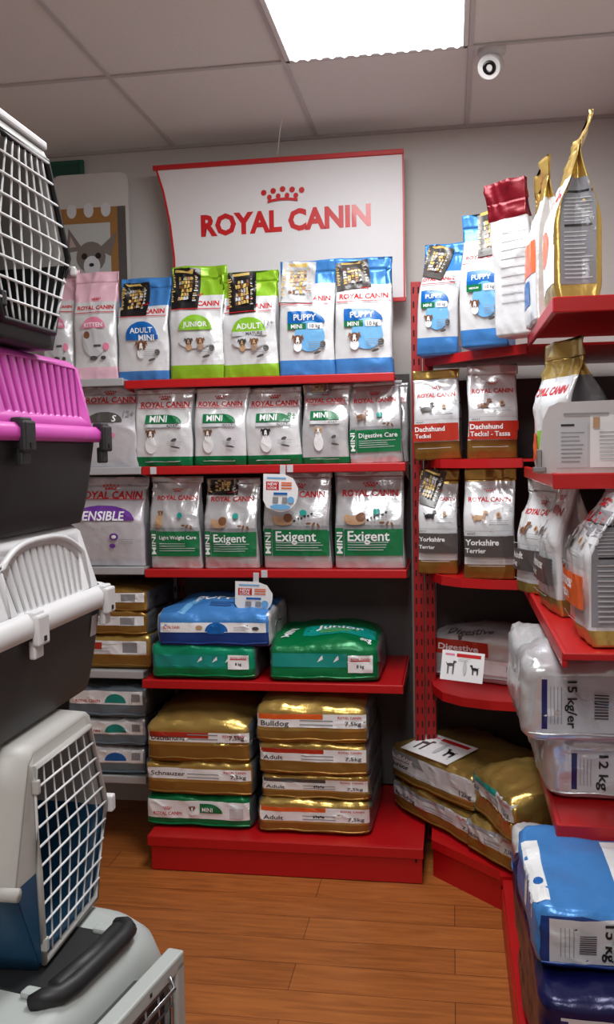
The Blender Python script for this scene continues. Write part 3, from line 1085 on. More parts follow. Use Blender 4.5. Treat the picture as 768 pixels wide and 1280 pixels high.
stand_px('silver bag with a wide green band and standing dog, second shelf right end', 438, 504, 476, Y1, ZS[1], base=SILVER, seed=15,
         art=lambda w, h: art_care(w, h, 'Digestive Care', dogs='stand'), group=R2, fin=.05, roll=-.03)
stand_px('plain silver bag mostly hidden behind the green banded one, second shelf right end', 462, 510, 478, Y1 + .13, ZS[1], base=SILVER, seed=16, art=lambda w, h: hdr(Art(), w, h, .8), group=R2, fin=.05)
R3 = 'food bags standing on the third shelves'


def art_purple(w, h):
    A = hdr(Art(), w, h, .8)
    A.poly(ell(-.05 * w, .52 * h, .42 * w, .16 * h, 16, 0, PI), KPURP)
    A.text('SENSIBLE', -.06 * w, .57 * h, .6 * w, KWHITE)
    A.poly(ell(.12 * w, .34 * h, .055 * w, .04 * h), KPURP); A.poly(ell(.12 * w, .34 * h, .03 * w, .02 * h), KWHITE)
    A.poly(ell(.1 * w, .24 * h, .04 * w, .025 * h), KPURP); small_lines(A, w, h, .18, .26, .38, .32, 3)
    return A


stand_px('large white bag with a purple badge on the grey third shelf', 80, 177, 597, Y1, GZ[2], d=.11, base=LILAC, seed=17, art=art_purple, group=R3)
stand_px('silver bag with green band and crimped top, leftmost on the red third shelf', 185, 248, 596, Y1, ZS[2], base=SILVER, seed=18,
         art=lambda w, h: art_care(w, h, 'Light Weight Care', 2), group=R3, fin=.07, skew=-.008)
stand_px('silver green banded bag with a black packet at its top, red third shelf', 252, 320, 598, Y1, ZS[2], base=SILVER, seed=19,
         art=lambda w, h: art_care(w, h, 'Exigent', 3, 'lie'), packet=(-.17, .92, .11, .07, .0, 22), group=R3, fin=.07)
stand_px('wide silver bag with green band, partly behind the round cornered promotion card', 327, 412, 590, Y1, ZS[2], d=.1, base=SILVER, seed=20,
         art=lambda w, h: art_care(w, h, 'Exigent', 4, 'lie', True), group=R3, fin=.06)
stand_px('wide shiny silver bag with green band at the right end of the third shelf', 417, 505, 588, Y1, ZS[2], d=.1, base=SILVER, seed=21,
         art=lambda w, h: art_care(w, h, 'Exigent', 5, 'lie', True), group=R3, fin=.06, wk=1.2)


# promotion cards hanging from shelf lips
def promo_card(label, pl, pt_, pr, pb_, Y):
    a, c = at(pl, pt_, Y=Y), at(pr, pb_, Y=Y)
    cx, cz = (a.x + c.x) / 2, (a.z + c.z) / 2
    w, h = c.x - a.x, a.z - c.z
    t = thing('promotion_card', label, 'card', (cx, Y, cz), .06, 'round cornered promotion cards')
    t.rotation_euler = (.05, .04, .06)
    q = MB()
    P = [(-w / 2, h / 2), (-w / 2, -h * .2)] + [(-w / 2 + w * .1, -h * .38)] + ell(0, 0, w / 2, h / 2, 8, -PI * .6, 0) + [(w / 2, h * .15), (w * .35, h * .4), (w * .1, h / 2)]
    q.prism(P, KWHITE, -.001, .001, 'y')
    A = Art()
    A.poly(rect(-w * .42, h * .08, -w * .05, h * .3), RED)
    A.text('NEW', -w * .235, h * .24, w * .28, KWHITE); A.text('LOOK', -w * .235, h * .14, w * .28, KWHITE)
    A.poly(rect(-w * .4, h * .38, w * .15, h * .42), KLBLUE)
    for z in (.2, .12, .26): A.poly(rect(w * .02, h * z, w * .32, h * (z + .035)), KORANGE)
    A.poly(rect(-w * .2, -h * .04, w * .2, h * .02), KBLUE)
    A.poly(rect(-w * .22, -h * .25, -w * .06, -h * .1), KGREY); A.poly(rect(w * .05, -h * .25, w * .2, -h * .1), KGREY)
    A.poly(ell(w * .3, -h * .17, w * .1, w * .1), KLBLUE)
    A.poly(ell(0, -h * .36, w * .3, h * .07), KLBLUE)
    pl_ = BVHTree.FromPolygons([Vector((-1, -.001, -1)), Vector((1, -.001, -1)), Vector((1, -.001, 1)), Vector((-1, -.001, 1))], [(0, 1, 2, 3)])
    A.onto(q, pl_, (0, -1, 0), (1, 0, 0), (0, 0, 1), (0, 1, 0), off=.0006, maxe=.5)
    q.build('card', t, fix=False)
    s = MB(); s.box((w * .05, .004, h / 2 + .012), (.02, .004, .04), mat('clip_clear', (200, 200, 205), .2), .001); s.build('hanger', t)


promo_card('round cornered promotion card in front of the wide silver bag, third shelf', 329, 593, 373, 640, 3.17)
promo_card('round cornered promotion card hanging over the blue lying bag', 294, 727, 341, 768, 3.155)


# ================================================================== LYING BAGS, back wall
def lie_px(label, pl, pyl, pr, pyr, Z, h, L, **k):
    a, c = at(pl, pyl, Z=Z), at(pr, pyr, Z=Z)
    w = (c - a).length
    art = k.pop('art', None)
    if art: k['art'] = art(w, h)
    ta = k.pop('top_art', None)
    if ta: k['top_art'] = ta(w, L)
    sa = k.pop('side_art', None)
    if sa: k['side_art'] = sa(L, h)
    rz = k.pop('rotz', None)
    if rz is None: rz = math.atan2(c.y - a.y, c.x - a.x)
    dx, dy = k.pop('off', (0, 0))
    mid = (a + c) / 2
    return lie_bag('pet_food_bag', label, w, h, L, (mid.x + dx, mid.y + dy, Z + .0005), rz, **k)


def lie_y(label, pl, pr, Y, Z, h, L, **k):
    a, c = at(pl, 800, Y=Y), at(pr, 800, Y=Y)
    zp = Z
    # x position measured at this height
    fa = lambda px: (lambda p: p)(at(px, py_of(Y, Z + h * .5), Y=Y)).x
    xa, xc = fa(pl), fa(pr)
    w = xc - xa
    art = k.pop('art', None)
    if art: k['art'] = art(w, h)
    ta = k.pop('top_art', None)
    if ta: k['top_art'] = ta(w, L)
    return lie_bag('pet_food_bag', label, w, h, L, ((xa + xc) / 2, Y, Z + .0005), k.pop('rotz', 0), **k)


def py_of(Y, Z):
    v = Vector((-.5, Y, Z)) - CPOS
    return 640 - FPX * v.dot(UP) / v.dot(FW)


def art_end(title, M, tcol=KDGREY, second=None, stripe=None, lo=.38, hi=.78, note=False, code=True):
    def f(w, h):
        A = Art()
        A.poly(rect(-.47 * w, lo * h, .47 * w, hi * h), M)
        if stripe: A.poly(rect(-.46 * w, (hi - .13) * h, .1 * w, hi * h), stripe)
        A.text(title, -.44 * w, (hi - .08) * h if second else (lo + .1) * h if stripe else (lo + hi) / 2 * h, min(.5, .035 * len(title)) * w, tcol, left=True, h=.13 * h)
        if second: A.text(second, -.44 * w, (lo + .03) * h, .035 * len(second) * w, KBLACK, left=True, h=.12 * h)
        else: A.lines(-.1 * w, lo * h + .02 * h, .3 * w, (lo + .22) * h, 2, KGREY, seed=2)
        A.text('ROYAL CANIN', .33 * w, (hi - .07) * h, .2 * w, RED, h=.06 * h)
        if code: A.text('7,5kg', .36 * w, (lo + .12) * h, .14 * w, KDGREY, h=.1 * h)
        if note:
            for q in range(5): A.poly(ell((.0 + .02 * q) * w, (.55 + .02 * (q % 2)) * h, .008 * w, .04 * h, 7, rot=.4 * q), KBLACK)
        return A
    return f


def art_bulldog(w, h):
    A = Art()
    A.poly(rect(-.49 * w, .3 * h, .48 * w, .86 * h), KLGREY)
    A.poly([(-.49 * w, .58 * h), (-.05 * w, .58 * h), (-.12 * w, .86 * h), (-.49 * w, .86 * h)], KGREY)
    A.text('Bulldog', -.46 * w, .7 * h, .27 * w, KWHITE, left=True, h=.15 * h)
    A.text('Junior', -.46 * w, .48 * h, .22 * w, KBLACK, left=True, h=.14 * h)
    A.text('12kg', .4 * w, .42 * h, .12 * w, KDGREY, h=.12 * h)
    A.lines(-.46 * w, .33 * h, .2 * w, .38 * h, 1, KGREY, seed=2)
    return A


def art_white_green(w, h):
    A = Art()
    A.poly(rect(-.47 * w, .3 * h, .47 * w, .85 * h), KWHITE)
    A.text('ROYAL CANIN', -.28 * w, .45 * h, .26 * w, RED, h=.1 * h); A.crown(-.28 * w, .6 * h, .08 * w, RED)
    A.poly([(.02 * w, .5 * h), (.02 * w, .78 * h)] + ell(.1 * w, .5 * h, .13 * w, .28 * h, 6, PI / 2, 0), KGREEN)
    A.text('MINI', .09 * w, .6 * h, .1 * w, KWHITE)
    A.dog_head(-.05 * w, .62 * h, .03 * w)
    A.poly(rect(.3 * w, .4 * h, .42 * w, .7 * h), KLGREY)
    return A


# fourth shelf
L4 = 'food bags lying on the fourth shelf'


def art_blue_end(w, h):
    A = Art()
    A.poly(rect(-.46 * w, .42 * h, .46 * w, .68 * h), KWHITE)
    A.text('ROYAL CANIN', -.36 * w, .56 * h, .14 * w, RED, h=.08 * h)
    A.poly(ell(.03 * w, .44 * h, .1 * w, .25 * h, 12, 0, PI), KBLUE)
    A.poly(rect(-.05 * w, .38 * h, .1 * w, .44 * h), KBLUE)
    A.poly(ell(-.12 * w, .55 * h, .03 * w, .06 * h), KTAN); A.poly(ell(.37 * w, .53 * h, .03 * w, .05 * h), KDGREY)
    A.lines(.18 * w, .46 * h, .32 * w, .58 * h, 3, KGREY)
    return A


def art_blue_top(w, L):
    A = Art()
    A.poly([(-.32 * w, .02 * L), (-.25 * w, .02 * L), (-.1 * w, .4 * L), (-.2 * w, .4 * L)], KLBLUE)
    A.text('PUPPY', .02 * w, .32 * L, .45 * w, KWHITE)
    A.lines(-.05 * w, .12 * L, .2 * w, .2 * L, 3, KNAVY)
    return A


def art_green_top(w, L):
    A = Art()
    A.poly(rect(-.2 * w, .16 * L, .44 * w, .4 * L), KTEAL)
    A.text('Junior', .12 * w, .33 * L, .42 * w, KWHITE)
    A.text('MINI', -.33 * w, .26 * L, .22 * w, KWHITE, rot=1.2)
    A.lines(-.05 * w, .18 * L, .3 * w, .26 * L, 3, KLIME)
    A.text('8kg', .36 * w, .1 * L, .1 * w, KWHITE)
    return A


def art_green_end(w, h):
    A = Art()
    A.poly(rect(-.46 * w, .38 * h, .2 * w, .72 * h), KTEAL)
    for u_ in (-.06, .08, .2):
        A.poly([(u_ * w, .5 * h), ((u_ + .05) * w, .58 * h), ((u_ + .045) * w, .68 * h), ((u_ + .02) * w, .6 * h)], KWHITE)
    return A


lie_y('emerald green bag lying beneath the blue one, fourth shelf', 189, 322, 3.1, ZS[3], .125, .4, base=TEAL, low=GREEN, split=.3, side=DSILVER, seed=31, group=L4, art=art_green_end,
      label_patch=(.125, .065, .075, .05, '8 kg'), bulge=.05)
lie_y('bright blue bag lying on top of a green bag, fourth shelf', 196, 338, 3.1, ZS[3] + .115, .13, .38, base=BLUE, low=DBLUE, split=.38, side=LILAC, seed=32, group=L4, art=art_blue_end, top_art=art_blue_top, bulge=.3, rotz=.03)
lie_y('emerald green bag lying alone at the right of the fourth shelf', 335, 477, 3.1, ZS[3], .14, .42, base=GREEN, low=GREEN, split=.3, side=DSILVER, seed=33, group=L4, art=art_green_end, top_art=art_green_top,
      label_patch=(.125, .065, .085, .06, '8 kg'), bulge=.25, rotz=.04)
# bottom deck
L5 = 'food bags lying on the bottom deck'
Y5 = 3.06
lie_y('green and white bag at the bottom of the left stack on the red deck', 181, 316, Y5, SB, .115, .45, base=GREEN, low=GREEN, side=DSILVER, seed=34, group=L5, art=art_white_green, bulge=.05)
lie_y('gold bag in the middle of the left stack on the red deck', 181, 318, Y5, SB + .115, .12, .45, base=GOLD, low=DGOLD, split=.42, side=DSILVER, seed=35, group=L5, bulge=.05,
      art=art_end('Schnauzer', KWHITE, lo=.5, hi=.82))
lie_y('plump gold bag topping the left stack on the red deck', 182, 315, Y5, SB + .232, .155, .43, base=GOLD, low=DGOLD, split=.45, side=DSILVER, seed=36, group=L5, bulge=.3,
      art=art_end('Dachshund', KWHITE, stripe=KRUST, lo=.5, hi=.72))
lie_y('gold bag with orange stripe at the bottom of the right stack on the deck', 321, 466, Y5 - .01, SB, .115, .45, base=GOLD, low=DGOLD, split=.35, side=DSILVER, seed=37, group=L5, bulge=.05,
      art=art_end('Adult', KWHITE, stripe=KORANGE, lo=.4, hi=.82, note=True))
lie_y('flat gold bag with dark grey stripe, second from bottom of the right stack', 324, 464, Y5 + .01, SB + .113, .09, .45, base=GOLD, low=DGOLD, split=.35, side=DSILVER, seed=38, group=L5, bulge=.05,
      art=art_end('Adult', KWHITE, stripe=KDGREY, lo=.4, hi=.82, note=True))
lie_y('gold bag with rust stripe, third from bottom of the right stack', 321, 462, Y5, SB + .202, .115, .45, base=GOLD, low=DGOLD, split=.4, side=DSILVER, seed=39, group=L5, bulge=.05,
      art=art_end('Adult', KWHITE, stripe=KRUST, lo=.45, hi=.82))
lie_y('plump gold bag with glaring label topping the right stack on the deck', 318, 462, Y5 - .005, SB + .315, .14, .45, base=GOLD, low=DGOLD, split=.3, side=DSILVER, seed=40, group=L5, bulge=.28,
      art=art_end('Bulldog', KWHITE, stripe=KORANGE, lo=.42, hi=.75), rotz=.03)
# grey unit lying bags
L6 = 'small bags lying on the grey shelves'
for i, (z, h_, px1, lab) in enumerate(((GZ[3], .125, 190, 'gold and brown bag at the bottom of the stack on the grey shelf'),
                                      (GZ[3] + .125, .085, 186, 'gold edged bag in the middle of the stack on the grey shelf'),
                                      (GZ[3] + .21, .085, 186, 'gold edged bag topping the stack on the grey shelf'))):
    lie_y(lab, 88, px1, 3.19, z, h_, .33, base=GOLD if i == 0 else DGOLD, low=DGOLD, split=.45, side=DSILVER, seed=50 + i, group=L6, bulge=.04,
          art=lambda w, h: Art().poly(rect(-.45 * w, .45 * h, .44 * w, .85 * h), KWHITE).poly(rect(.15 * w, .5 * h, .33 * w, .8 * h), KGREY).lines(-.3 * w, .5 * h, .1 * w, .8 * h, 3, KLGREY).poly(rect(-.4 * w, .6 * h, -.1 * w, .8 * h), KRUST if h > .1 else KLGREY))
for i, (z, h_, lab, cM) in enumerate(((GZ[4], .105, 'silver blue bag at the bottom of the lowest grey shelf stack', KBLUE),
                                     (GZ[4] + .106, .105, 'silver bag in the middle of the lowest grey shelf stack', KTEAL),
                                     (GZ[4] + .212, .115, 'slate grey bag topping the lowest grey shelf stack', KTEAL))):
    lie_y(lab, 82, 184, 3.17, z, h_, .33, base=SILVER if i < 2 else STEELB, low=STEELB, split=.45, side=DSILVER, seed=60 + i, group=L6, bulge=.04,
          art=lambda w, h, cM=cM: Art().poly(rect(-.45 * w, .45 * h, .45 * w, .88 * h), KWHITE).poly(ell(.12 * w, .5 * h, .13 * w, .3 * h, 10, 0, PI), cM).text('ROYAL CANIN', -.22 * w, .55 * h, .3 * w, RED, h=.09 * h).poly(rect(.32 * w, .55 * h, .42 * w, .8 * h), KGREY))

# ================================================================== CORNER UNIT BAGS
gw = lambda d, h: art_side(d, h)
CR_ = 'food bags standing on the corner shelves'


def stand_at(label, pl, pr, pbot, ptop, Z, rotz, d=.1, h=None, **k):
    """front bottom edge measured on the shelf plane height by its middle; width from the pixel span"""
    pm = at((pl + pr) / 2, 560, Y=k.pop('Y'))
    Yc = pm.y
    pa, pb = at(pl, 560, Y=Yc), at(pr, 560, Y=Yc)
    w = (pb.x - pa.x) / max(.3, math.cos(rotz)) * k.pop('wf', 1.)
    if h is None: h = at((pl + pr) / 2, ptop, Y=Yc + .03).z - Z
    art = k.pop('art', None)
    if art: k['art'] = art(w, h)
    sa = k.pop('side_art', None)
    if sa: k['side_art'] = sa(d, h)
    return stand_bag('pet_food_bag', label, w, h, d, (pm.x + math.sin(-rotz) * -d / 2, Yc + math.cos(rotz) * d / 2, Z + .0005), rotz, **k)


stand_at('blue topped puppy food bag with crooked dark packet, left on the corner top shelf', 527, 578, 450, 300, CZs[0], -.15, Y=3.12, d=.11, base=WHITE, bands=tb(BLUE, .15, .74), seed=70,
         art=lambda w, h: art_top(w, h, 'PUPPY', KBLUE, 1, 'MINI'), side_art=gw, packet=(-.05, .83, .085, .12, -.3, 30, KDGREY), group=CR_, skew=.02, lean=.04, finmat=BLUE)
stand_at('blue topped bag with a folded top, right on the corner top shelf', 590, 648, 440, 262, CZs[0], -.3, Y=2.93, d=.11, base=WHITE, bands=tb(BLUE, .13, .8), seed=71,
         art=lambda w, h: art_top(w, h, 'PUPPY', KBLUE, 1, 'MEDIUM'), packet=(.06, .84, .08, .15, .12, 33, KDGREY), group=CR_, skew=-.01, lean=.02)
stand_at('white bag with rust red label panel, leftmost on the corner second shelf', 522, 580, 575, 462, CZs[1], -.1, Y=3.17, d=.1, base=WHITE, bands=((0, .2, DGOLD),), finmat=GOLD, seed=72,
         art=lambda w, h: art_breed(w, h, KRUST, 'Dachshund', 'Teckel', KDGREY), side_art=gw, group=CR_, roll=-.03)
stand_at('white bag with orange red label panel and long brown dog, corner second shelf', 585, 648, 575, 455, CZs[1], .0, Y=3.08, d=.1, base=WHITE, bands=((0, .2, DGOLD),), seed=73,
         art=lambda w, h: art_breed(w, h, KRUST, 'Dachshund', 'Teckel - Tassa', KBROWN, .35), group=CR_)
stand_at('gold edged bag with a tilted patterned packet, corner third shelf left', 526, 576, 712, 587, CZs[2], -.12, Y=3.18, d=.1, base=WHITE, bands=((0, .14, DGOLD), (.86, 1, GOLD)), seed=74,
         art=lambda w, h: art_breed(w, h, KDGREY, 'Yorkshire', 'Terrier', KBLACK), side_art=gw, group=CR_, packet=(-.25, .84, .09, .13, -.3, 40, KDGREY))
stand_at('gold edged bag with dark panel and sitting dog, corner third shelf right', 583, 648, 715, 585, CZs[2], -.1, Y=3.05, d=.11, base=WHITE, bands=((0, .14, DGOLD), (.88, 1, GOLD)), seed=75,
         art=lambda w, h: art_breed(w, h, KDGREY, 'Yorkshire', 'Terrier', KTAN), side_art=gw, group=CR_, wk=1.3)


def art_silver_top(w, L):
    A = Art()
    A.text('Digestive', -.1 * w, .12 * L, .45 * w, KDGREY)
    return A


def art_silver_end(w, h):
    A = Art()
    A.poly(rect(-.46 * w, .55 * h, .1 * w, .85 * h), KRUST)
    A.text('Digestive', -.2 * w, .7 * h, .4 * w, KWHITE, h=.13 * h)
    A.poly(rect(-.3 * w, .2 * h, .45 * w, .5 * h), KWHITE)
    A.text('10kg', .35 * w, .36 * h, .15 * w, KDGREY, h=.12 * h)
    return A


lie_px('plump silver bag lying askew on the corner fourth shelf, with a card in front', 550, 845, 646, 874, CZs[3], .17, .28, base=SILVER, low=SILVER, seed=80, art=art_silver_end, top_art=art_silver_top, rotz=-.45, off=(0.01, .06), group='bags lying in the corner unit')


def dog_card(label, corners, Y=None, Zs=None, pts=None):
    """flat price card; pts = 3 world points: top-left, top-right, bottom-left"""
    tl_, tr_, bl_ = pts
    ux = (tr_ - tl_); uz = (tl_ - bl_); w, h = ux.length, uz.length
    ux.normalize(); n = ux.cross(uz.normalized()).normalized(); uz2 = n.cross(ux)
    c = (tr_ + bl_) / 2
    o = bpy.data.objects.new('price_card', None)
    q = MB(); q.box((0, 0, 0), (w, .0016, h), KWHITE)
    A = Art()
    A.poly(rect(-w * .15, h * .3, w * .42, h * .42), RED)
    A.poly(rect(-w * .42, h * .33, -w * .2, h * .4), KPINK)
    A.dog_stand(-w * .28, h * .02, w * .09, KDGREY, 1, 2.4)
    A.poly(ell(w * .06, -h * .05, w * .045, h * .24), KLGREY)
    A.dog_stand(w * .3, -h * .05, w * .08, KBLACK, -1, 1.6)
    A.lines(-w * .1, h * .15, w * .2, h * .28, 3, KGREY)
    pl_ = BVHTree.FromPolygons([Vector((-1, -.0008, -1)), Vector((1, -.0008, -1)), Vector((1, -.0008, 1)), Vector((-1, -.0008, 1))], [(0, 1, 2, 3)])
    A.onto(q, pl_, (0, -1, 0), (1, 0, 0), (0, 0, 1), (0, 1, 0), off=.0004, step=.00015, maxe=.5)
    ob = q.build('price_card', None, fix=False)
    ob.matrix_world = Matrix((ux, -n, uz2)).transposed().to_4x4() @ Matrix.Identity(4)
    mw = Matrix((ux, -n, uz2)).transposed().to_4x4(); mw.translation = c
    ob.matrix_world = mw
    bpy.data.objects.remove(o)
    tag(ob, label, 'card')


dog_card('white price card with dog silhouettes in front of the plump silver bag', None,
         pts=(at(556, 812, Y=2.99), at(609, 818, Y=2.96), at(548, 848, Y=2.97)))

# gold bulldog bags on the corner base
LG = 'gold bags lying on the corner base'
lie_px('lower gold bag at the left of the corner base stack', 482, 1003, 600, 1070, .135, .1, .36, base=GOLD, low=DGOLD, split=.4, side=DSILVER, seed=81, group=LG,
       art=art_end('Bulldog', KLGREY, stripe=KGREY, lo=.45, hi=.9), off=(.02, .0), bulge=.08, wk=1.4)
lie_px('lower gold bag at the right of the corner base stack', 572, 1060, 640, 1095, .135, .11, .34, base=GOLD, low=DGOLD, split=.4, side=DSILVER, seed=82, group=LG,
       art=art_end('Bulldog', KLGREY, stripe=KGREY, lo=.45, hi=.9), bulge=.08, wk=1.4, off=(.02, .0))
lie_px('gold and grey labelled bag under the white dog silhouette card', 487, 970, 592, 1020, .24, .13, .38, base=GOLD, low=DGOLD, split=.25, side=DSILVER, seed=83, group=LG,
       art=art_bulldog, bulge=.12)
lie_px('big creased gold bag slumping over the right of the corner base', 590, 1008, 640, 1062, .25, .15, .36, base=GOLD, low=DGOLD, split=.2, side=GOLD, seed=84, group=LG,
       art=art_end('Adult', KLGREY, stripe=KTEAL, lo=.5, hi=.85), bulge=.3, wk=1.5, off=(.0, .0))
dog_card('white price card with dog silhouettes lying on a gold bag', None,
         pts=(at(532, 914, Z=.40), at(590, 934, Z=.40), at(508, 936, Z=.375)))

# ================================================================== RIGHT UNIT BAGS
RU_ = 'food bags standing on the right unit'
HP = PI / 2


def rbag(label, X, Y, Z, w, h, d, rot=-HP, **k):
    art = k.pop('art', None)
    if art: k['art'] = art(w, h)
    sa = k.pop('side_art', None)
    if sa: k['side_art'] = sa(d, h)
    return stand_bag('pet_food_bag', label, w, h, d, (X, Y, Z + .0005), rot, group=RU_, **k)


def art_goldfront(w, h):
    A = Art()
    A.poly(rect(-.48 * w, .1 * h, .48 * w, .68 * h), KWHITE)
    A.poly(ell(0, .33 * h, .3 * w, .1 * h), KORANGE)
    A.text('ROYAL CANIN', 0, .58 * h, .8 * w, RED)
    return A


rbag('tall gold bag with grey text panel on its side, standing on the top right shelf', .292, 2.335, RZ[0], .25, .425, .112, rot=-HP, base=GOLD, seed=90, art=art_goldfront, fin=.15, vt=.4, bulge=.08,
     side_art=lambda d, h: art_side(d, h, .09, .66, w=.72, M=ink('panel_grey', (138, 140, 146))), finlean=.03, wk=1.3)
rbag('white orange and blue bag squeezed behind the tall gold bag', .262, 2.63, RZ[0], .2, .43, .09, rot=-HP + .05, base=WHITE, bands=((.75, 1, GOLD),), seed=91, fin=.12, bulge=.1,
     art=lambda w, h: Art().poly(rect(-.48 * w, .3 * h, .48 * w, .5 * h), KORANGE).poly(rect(-.48 * w, .12 * h, .2 * w, .27 * h), KBLUE), lean=-.01, wk=1.3)
pc = at(657, 560, Y=2.8)
rbag('silver bag with a crimson folded top, leaning behind the gold bag', pc.x, 2.83, CZs[0] + .015, .135, .45, .085, rot=-.6, base=WHITE, bands=((.76, 1, CRIM),), seed=92, fin=.13, finmat=CRIM,
     art=lambda w, h: small_lines(Art(), w, h, -.35, .2, .35, .7, 9, KLGREY), lean=-.05, skew=-.035, wk=1.9)
rbag('gold topped white bag with a green panel beside the leaflet holder', .300, 2.43, RZ[1], .22, .33, .12, rot=-HP + .28, base=WHITE, bands=((.72, 1, GOLD),), seed=93, fin=.14, finmat=GOLD,
     art=lambda w, h: hdr(Art(), w, h, .62, crown=False, line=False).poly(rect(-.2 * w, .1 * h, .48 * w, .32 * h), KLIME).poly(rect(-.48 * w, .1 * h, -.22 * w, .3 * h), KORANGE),
     side=DSILVER, lean=-.02, skew=-.0, wk=1.7)
rbag('silver bag standing behind the two larger ones, third right shelf', .275, 2.80, RZ[2], .18, .34, .09, rot=-HP + .5, base=WHITE, bands=((0, .1, GOLD),), seed=94,
     art=lambda w, h: art_breed(w, h, KDGREY, 'Adult', 'Dog', KBROWN), side=SILVER, wk=1.5)
rbag('large silver bag with rust and grey print, middle of the third right shelf', .305, 2.52, RZ[2], .23, .375, .11, rot=-HP + .12, bulge=.1, base=WHITE, bands=((0, .12, GOLD), (.9, 1, GOLD)), seed=95,
     art=lambda w, h: art_breed(w, h, KDGREY, 'Schnauzer', 'Adult', KDGREY), side=SILVER, wk=1.7)
rbag('largest front silver bag with orange panel and side text, third right shelf end', .356, 2.165, RZ[2], .26, .385, .145, rot=-HP + .02, bulge=.08, base=WHITE, bands=((0, .1, GOLD), (.88, 1, GOLD)), seed=96,
     art=lambda w, h: art_breed(w, h, KORANGE, 'Schnauzer', 'Miniature', KDGREY), side=SILVER, side_art=lambda d, h: art_side(d, h, .12, .76, ink('panel_grey', (138, 140, 146)), w=.86), wk=1.7, lean=.02)

# pale bag end at the far right top shelf
rbag('plain pale bag standing at the far right of the top shelf', .5, 2.35, RZ[0], .2, .085, .15, rot=-HP, base=PINK, seed=97, fin=.1)

# leaflet holder
t = thing('leaflet_holder', 'white leaflet holder panel at the front end of the second right shelf', 'holder', (0, 2.19, RZ[1]))
a = at(668, 580, Y=2.19); b3 = at(768, 500, Y=2.19)
x0 = a.x + .005; zt = b3.z - RZ[1]
q = MB()
PL = [(x0, .002), (x0 + .40, .002), (x0 + .40, zt + .004), (x0 + .05, zt - .002), (x0 + .028, zt - .012), (x0 + .015, zt - .04)]
q.prism(PL, mat('holder_white', (198, 196, 196), .35, var=.03), -.002, .002, 'y')
q.build('back_plate', t)
q = MB()
A = Art()
A.poly(rect(x0 + .045, .015, x0 + .115, .125), KLGREY).poly(rect(x0 + .12, .015, x0 + .25, .135), KWHITE)
A.poly(rect(x0 + .055, .11, x0 + .085, .115), KBLACK)
A.lines(x0 + .055, .025, x0 + .11, .1, 8, KGREY).lines(x0 + .14, .03, x0 + .24, .1, 8, KGREYB)
A.poly(rect(x0 + .06, .135, x0 + .16, .14), KGREY)
A.poly(rect(x0 + .125, .105, x0 + .14, .13), KTAN)
pl_ = BVHTree.FromPolygons([Vector((-3, -.002, -3)), Vector((3, -.002, -3)), Vector((3, -.002, 3)), Vector((-3, -.002, 3))], [(0, 1, 2, 3)])
A.onto(q, pl_, (0, -1, 0), (1, 0, 0), (0, 0, 1), (0, 1, 0), off=.001, maxe=.5)
q.build('leaflet', t, fix=False)
q = MB(); q.box((x0 + .006, -.006, .03), (.012, .01, .056), mat('steel', (170, 170, 172), .25, .9), .002); q.box((x0 + .006, -.012, .012), (.03, .012, .012), mat('steel', (170, 170, 172), .25, .9), .002)
q.build('clip', t)

# large lying bags at the front of the right unit
RL = 'large bags lying on the right unit'


def art_kg(txt, lab=KLGREY, x0=.04, xt=.11, xb=.165, navy=True, lo=.14, hi=.8):
    """label panel; x positions in metres from the left end of the bag"""
    def f(w, h):
        A = Art(); L = -w / 2
        A.poly(rect(L + x0, lo * h, w * .47, hi * h), lab)
        if navy: A.poly(rect(L + x0, (lo + .04) * h, L + x0 + .013, (hi - .04) * h), KNAVY)
        for q in range(4): A.poly(rect(L + x0 + .02 + .008 * q, (lo + .1) * h, L + x0 + .0215 + .008 * q, (hi - .12) * h), KGREY)
        A.text(txt, L + xt, (lo + hi) / 2 * h, min(.115, h * .55, .024 * len(txt)), KBLACK, rot=-PI / 2, h=.022)
        for q in range(9): A.poly(rect(L + xb, (.3 + .035 * q) * h, L + xb + .032, (.315 + .035 * q) * h), KBLACK if q % 3 else KDGREY)
        A.poly(rect(L + xb + .06, (lo + .1) * h, w * .42, (hi - .08) * h), KGREYB)
        return A
    return f


ZB = .132


def lyr(label, x0, Y, Z, w, h, L, **k):
    return lie_bag('pet_food_bag', label, w, h, L, (x0 + w / 2, Y, Z), 0, group=RL, **k)


lyr('dark navy bag at the very bottom right, under the other blue ones', .16, 1.62, ZB, .48, .155, .7, base=NAVY, low=NAVY, seed=101, art=art_kg('15 kg')(.48, .155), bulge=.04)
lyr('navy bag directly under the light blue bag, bottom right', .15, 1.66, ZB + .156, .48, .145, .7, base=NAVY, low=NAVY, seed=102, art=art_kg('15 kg')(.48, .145), bulge=.04)


def art_lb_top(w, L):
    A = Art()
    A.poly(rect(-.5 * w, .08 * L, -.43 * w, .8 * L), KWHITE)
    A.poly(ell(-.46 * w, .3 * L, .02 * w, .05 * L), KBLUE)
    A.poly(rect(-.16 * w, .04 * L, .48 * w, .8 * L), KWHITE)
    A.poly([(-.02 * w, .7 * L), (.06 * w, .4 * L), (.48 * w, .3 * L), (.48 * w, .7 * L)], KNAVY)
    A.poly(ell(-.09 * w, .46 * L, .025 * w, .03 * L), KBROWN); A.poly(ell(-.07 * w, .52 * L, .025 * w, .025 * L), KBROWN)
    A.lines(-.12 * w, .2 * L, -.06 * w, .3 * L, 3, RED); A.lines(.0 * w, .16 * L, .12 * w, .28 * L, 4, RED)
    A.poly(ell(.1 * w, .46 * L, .08 * w, .05 * L), KLGREY)
    return A


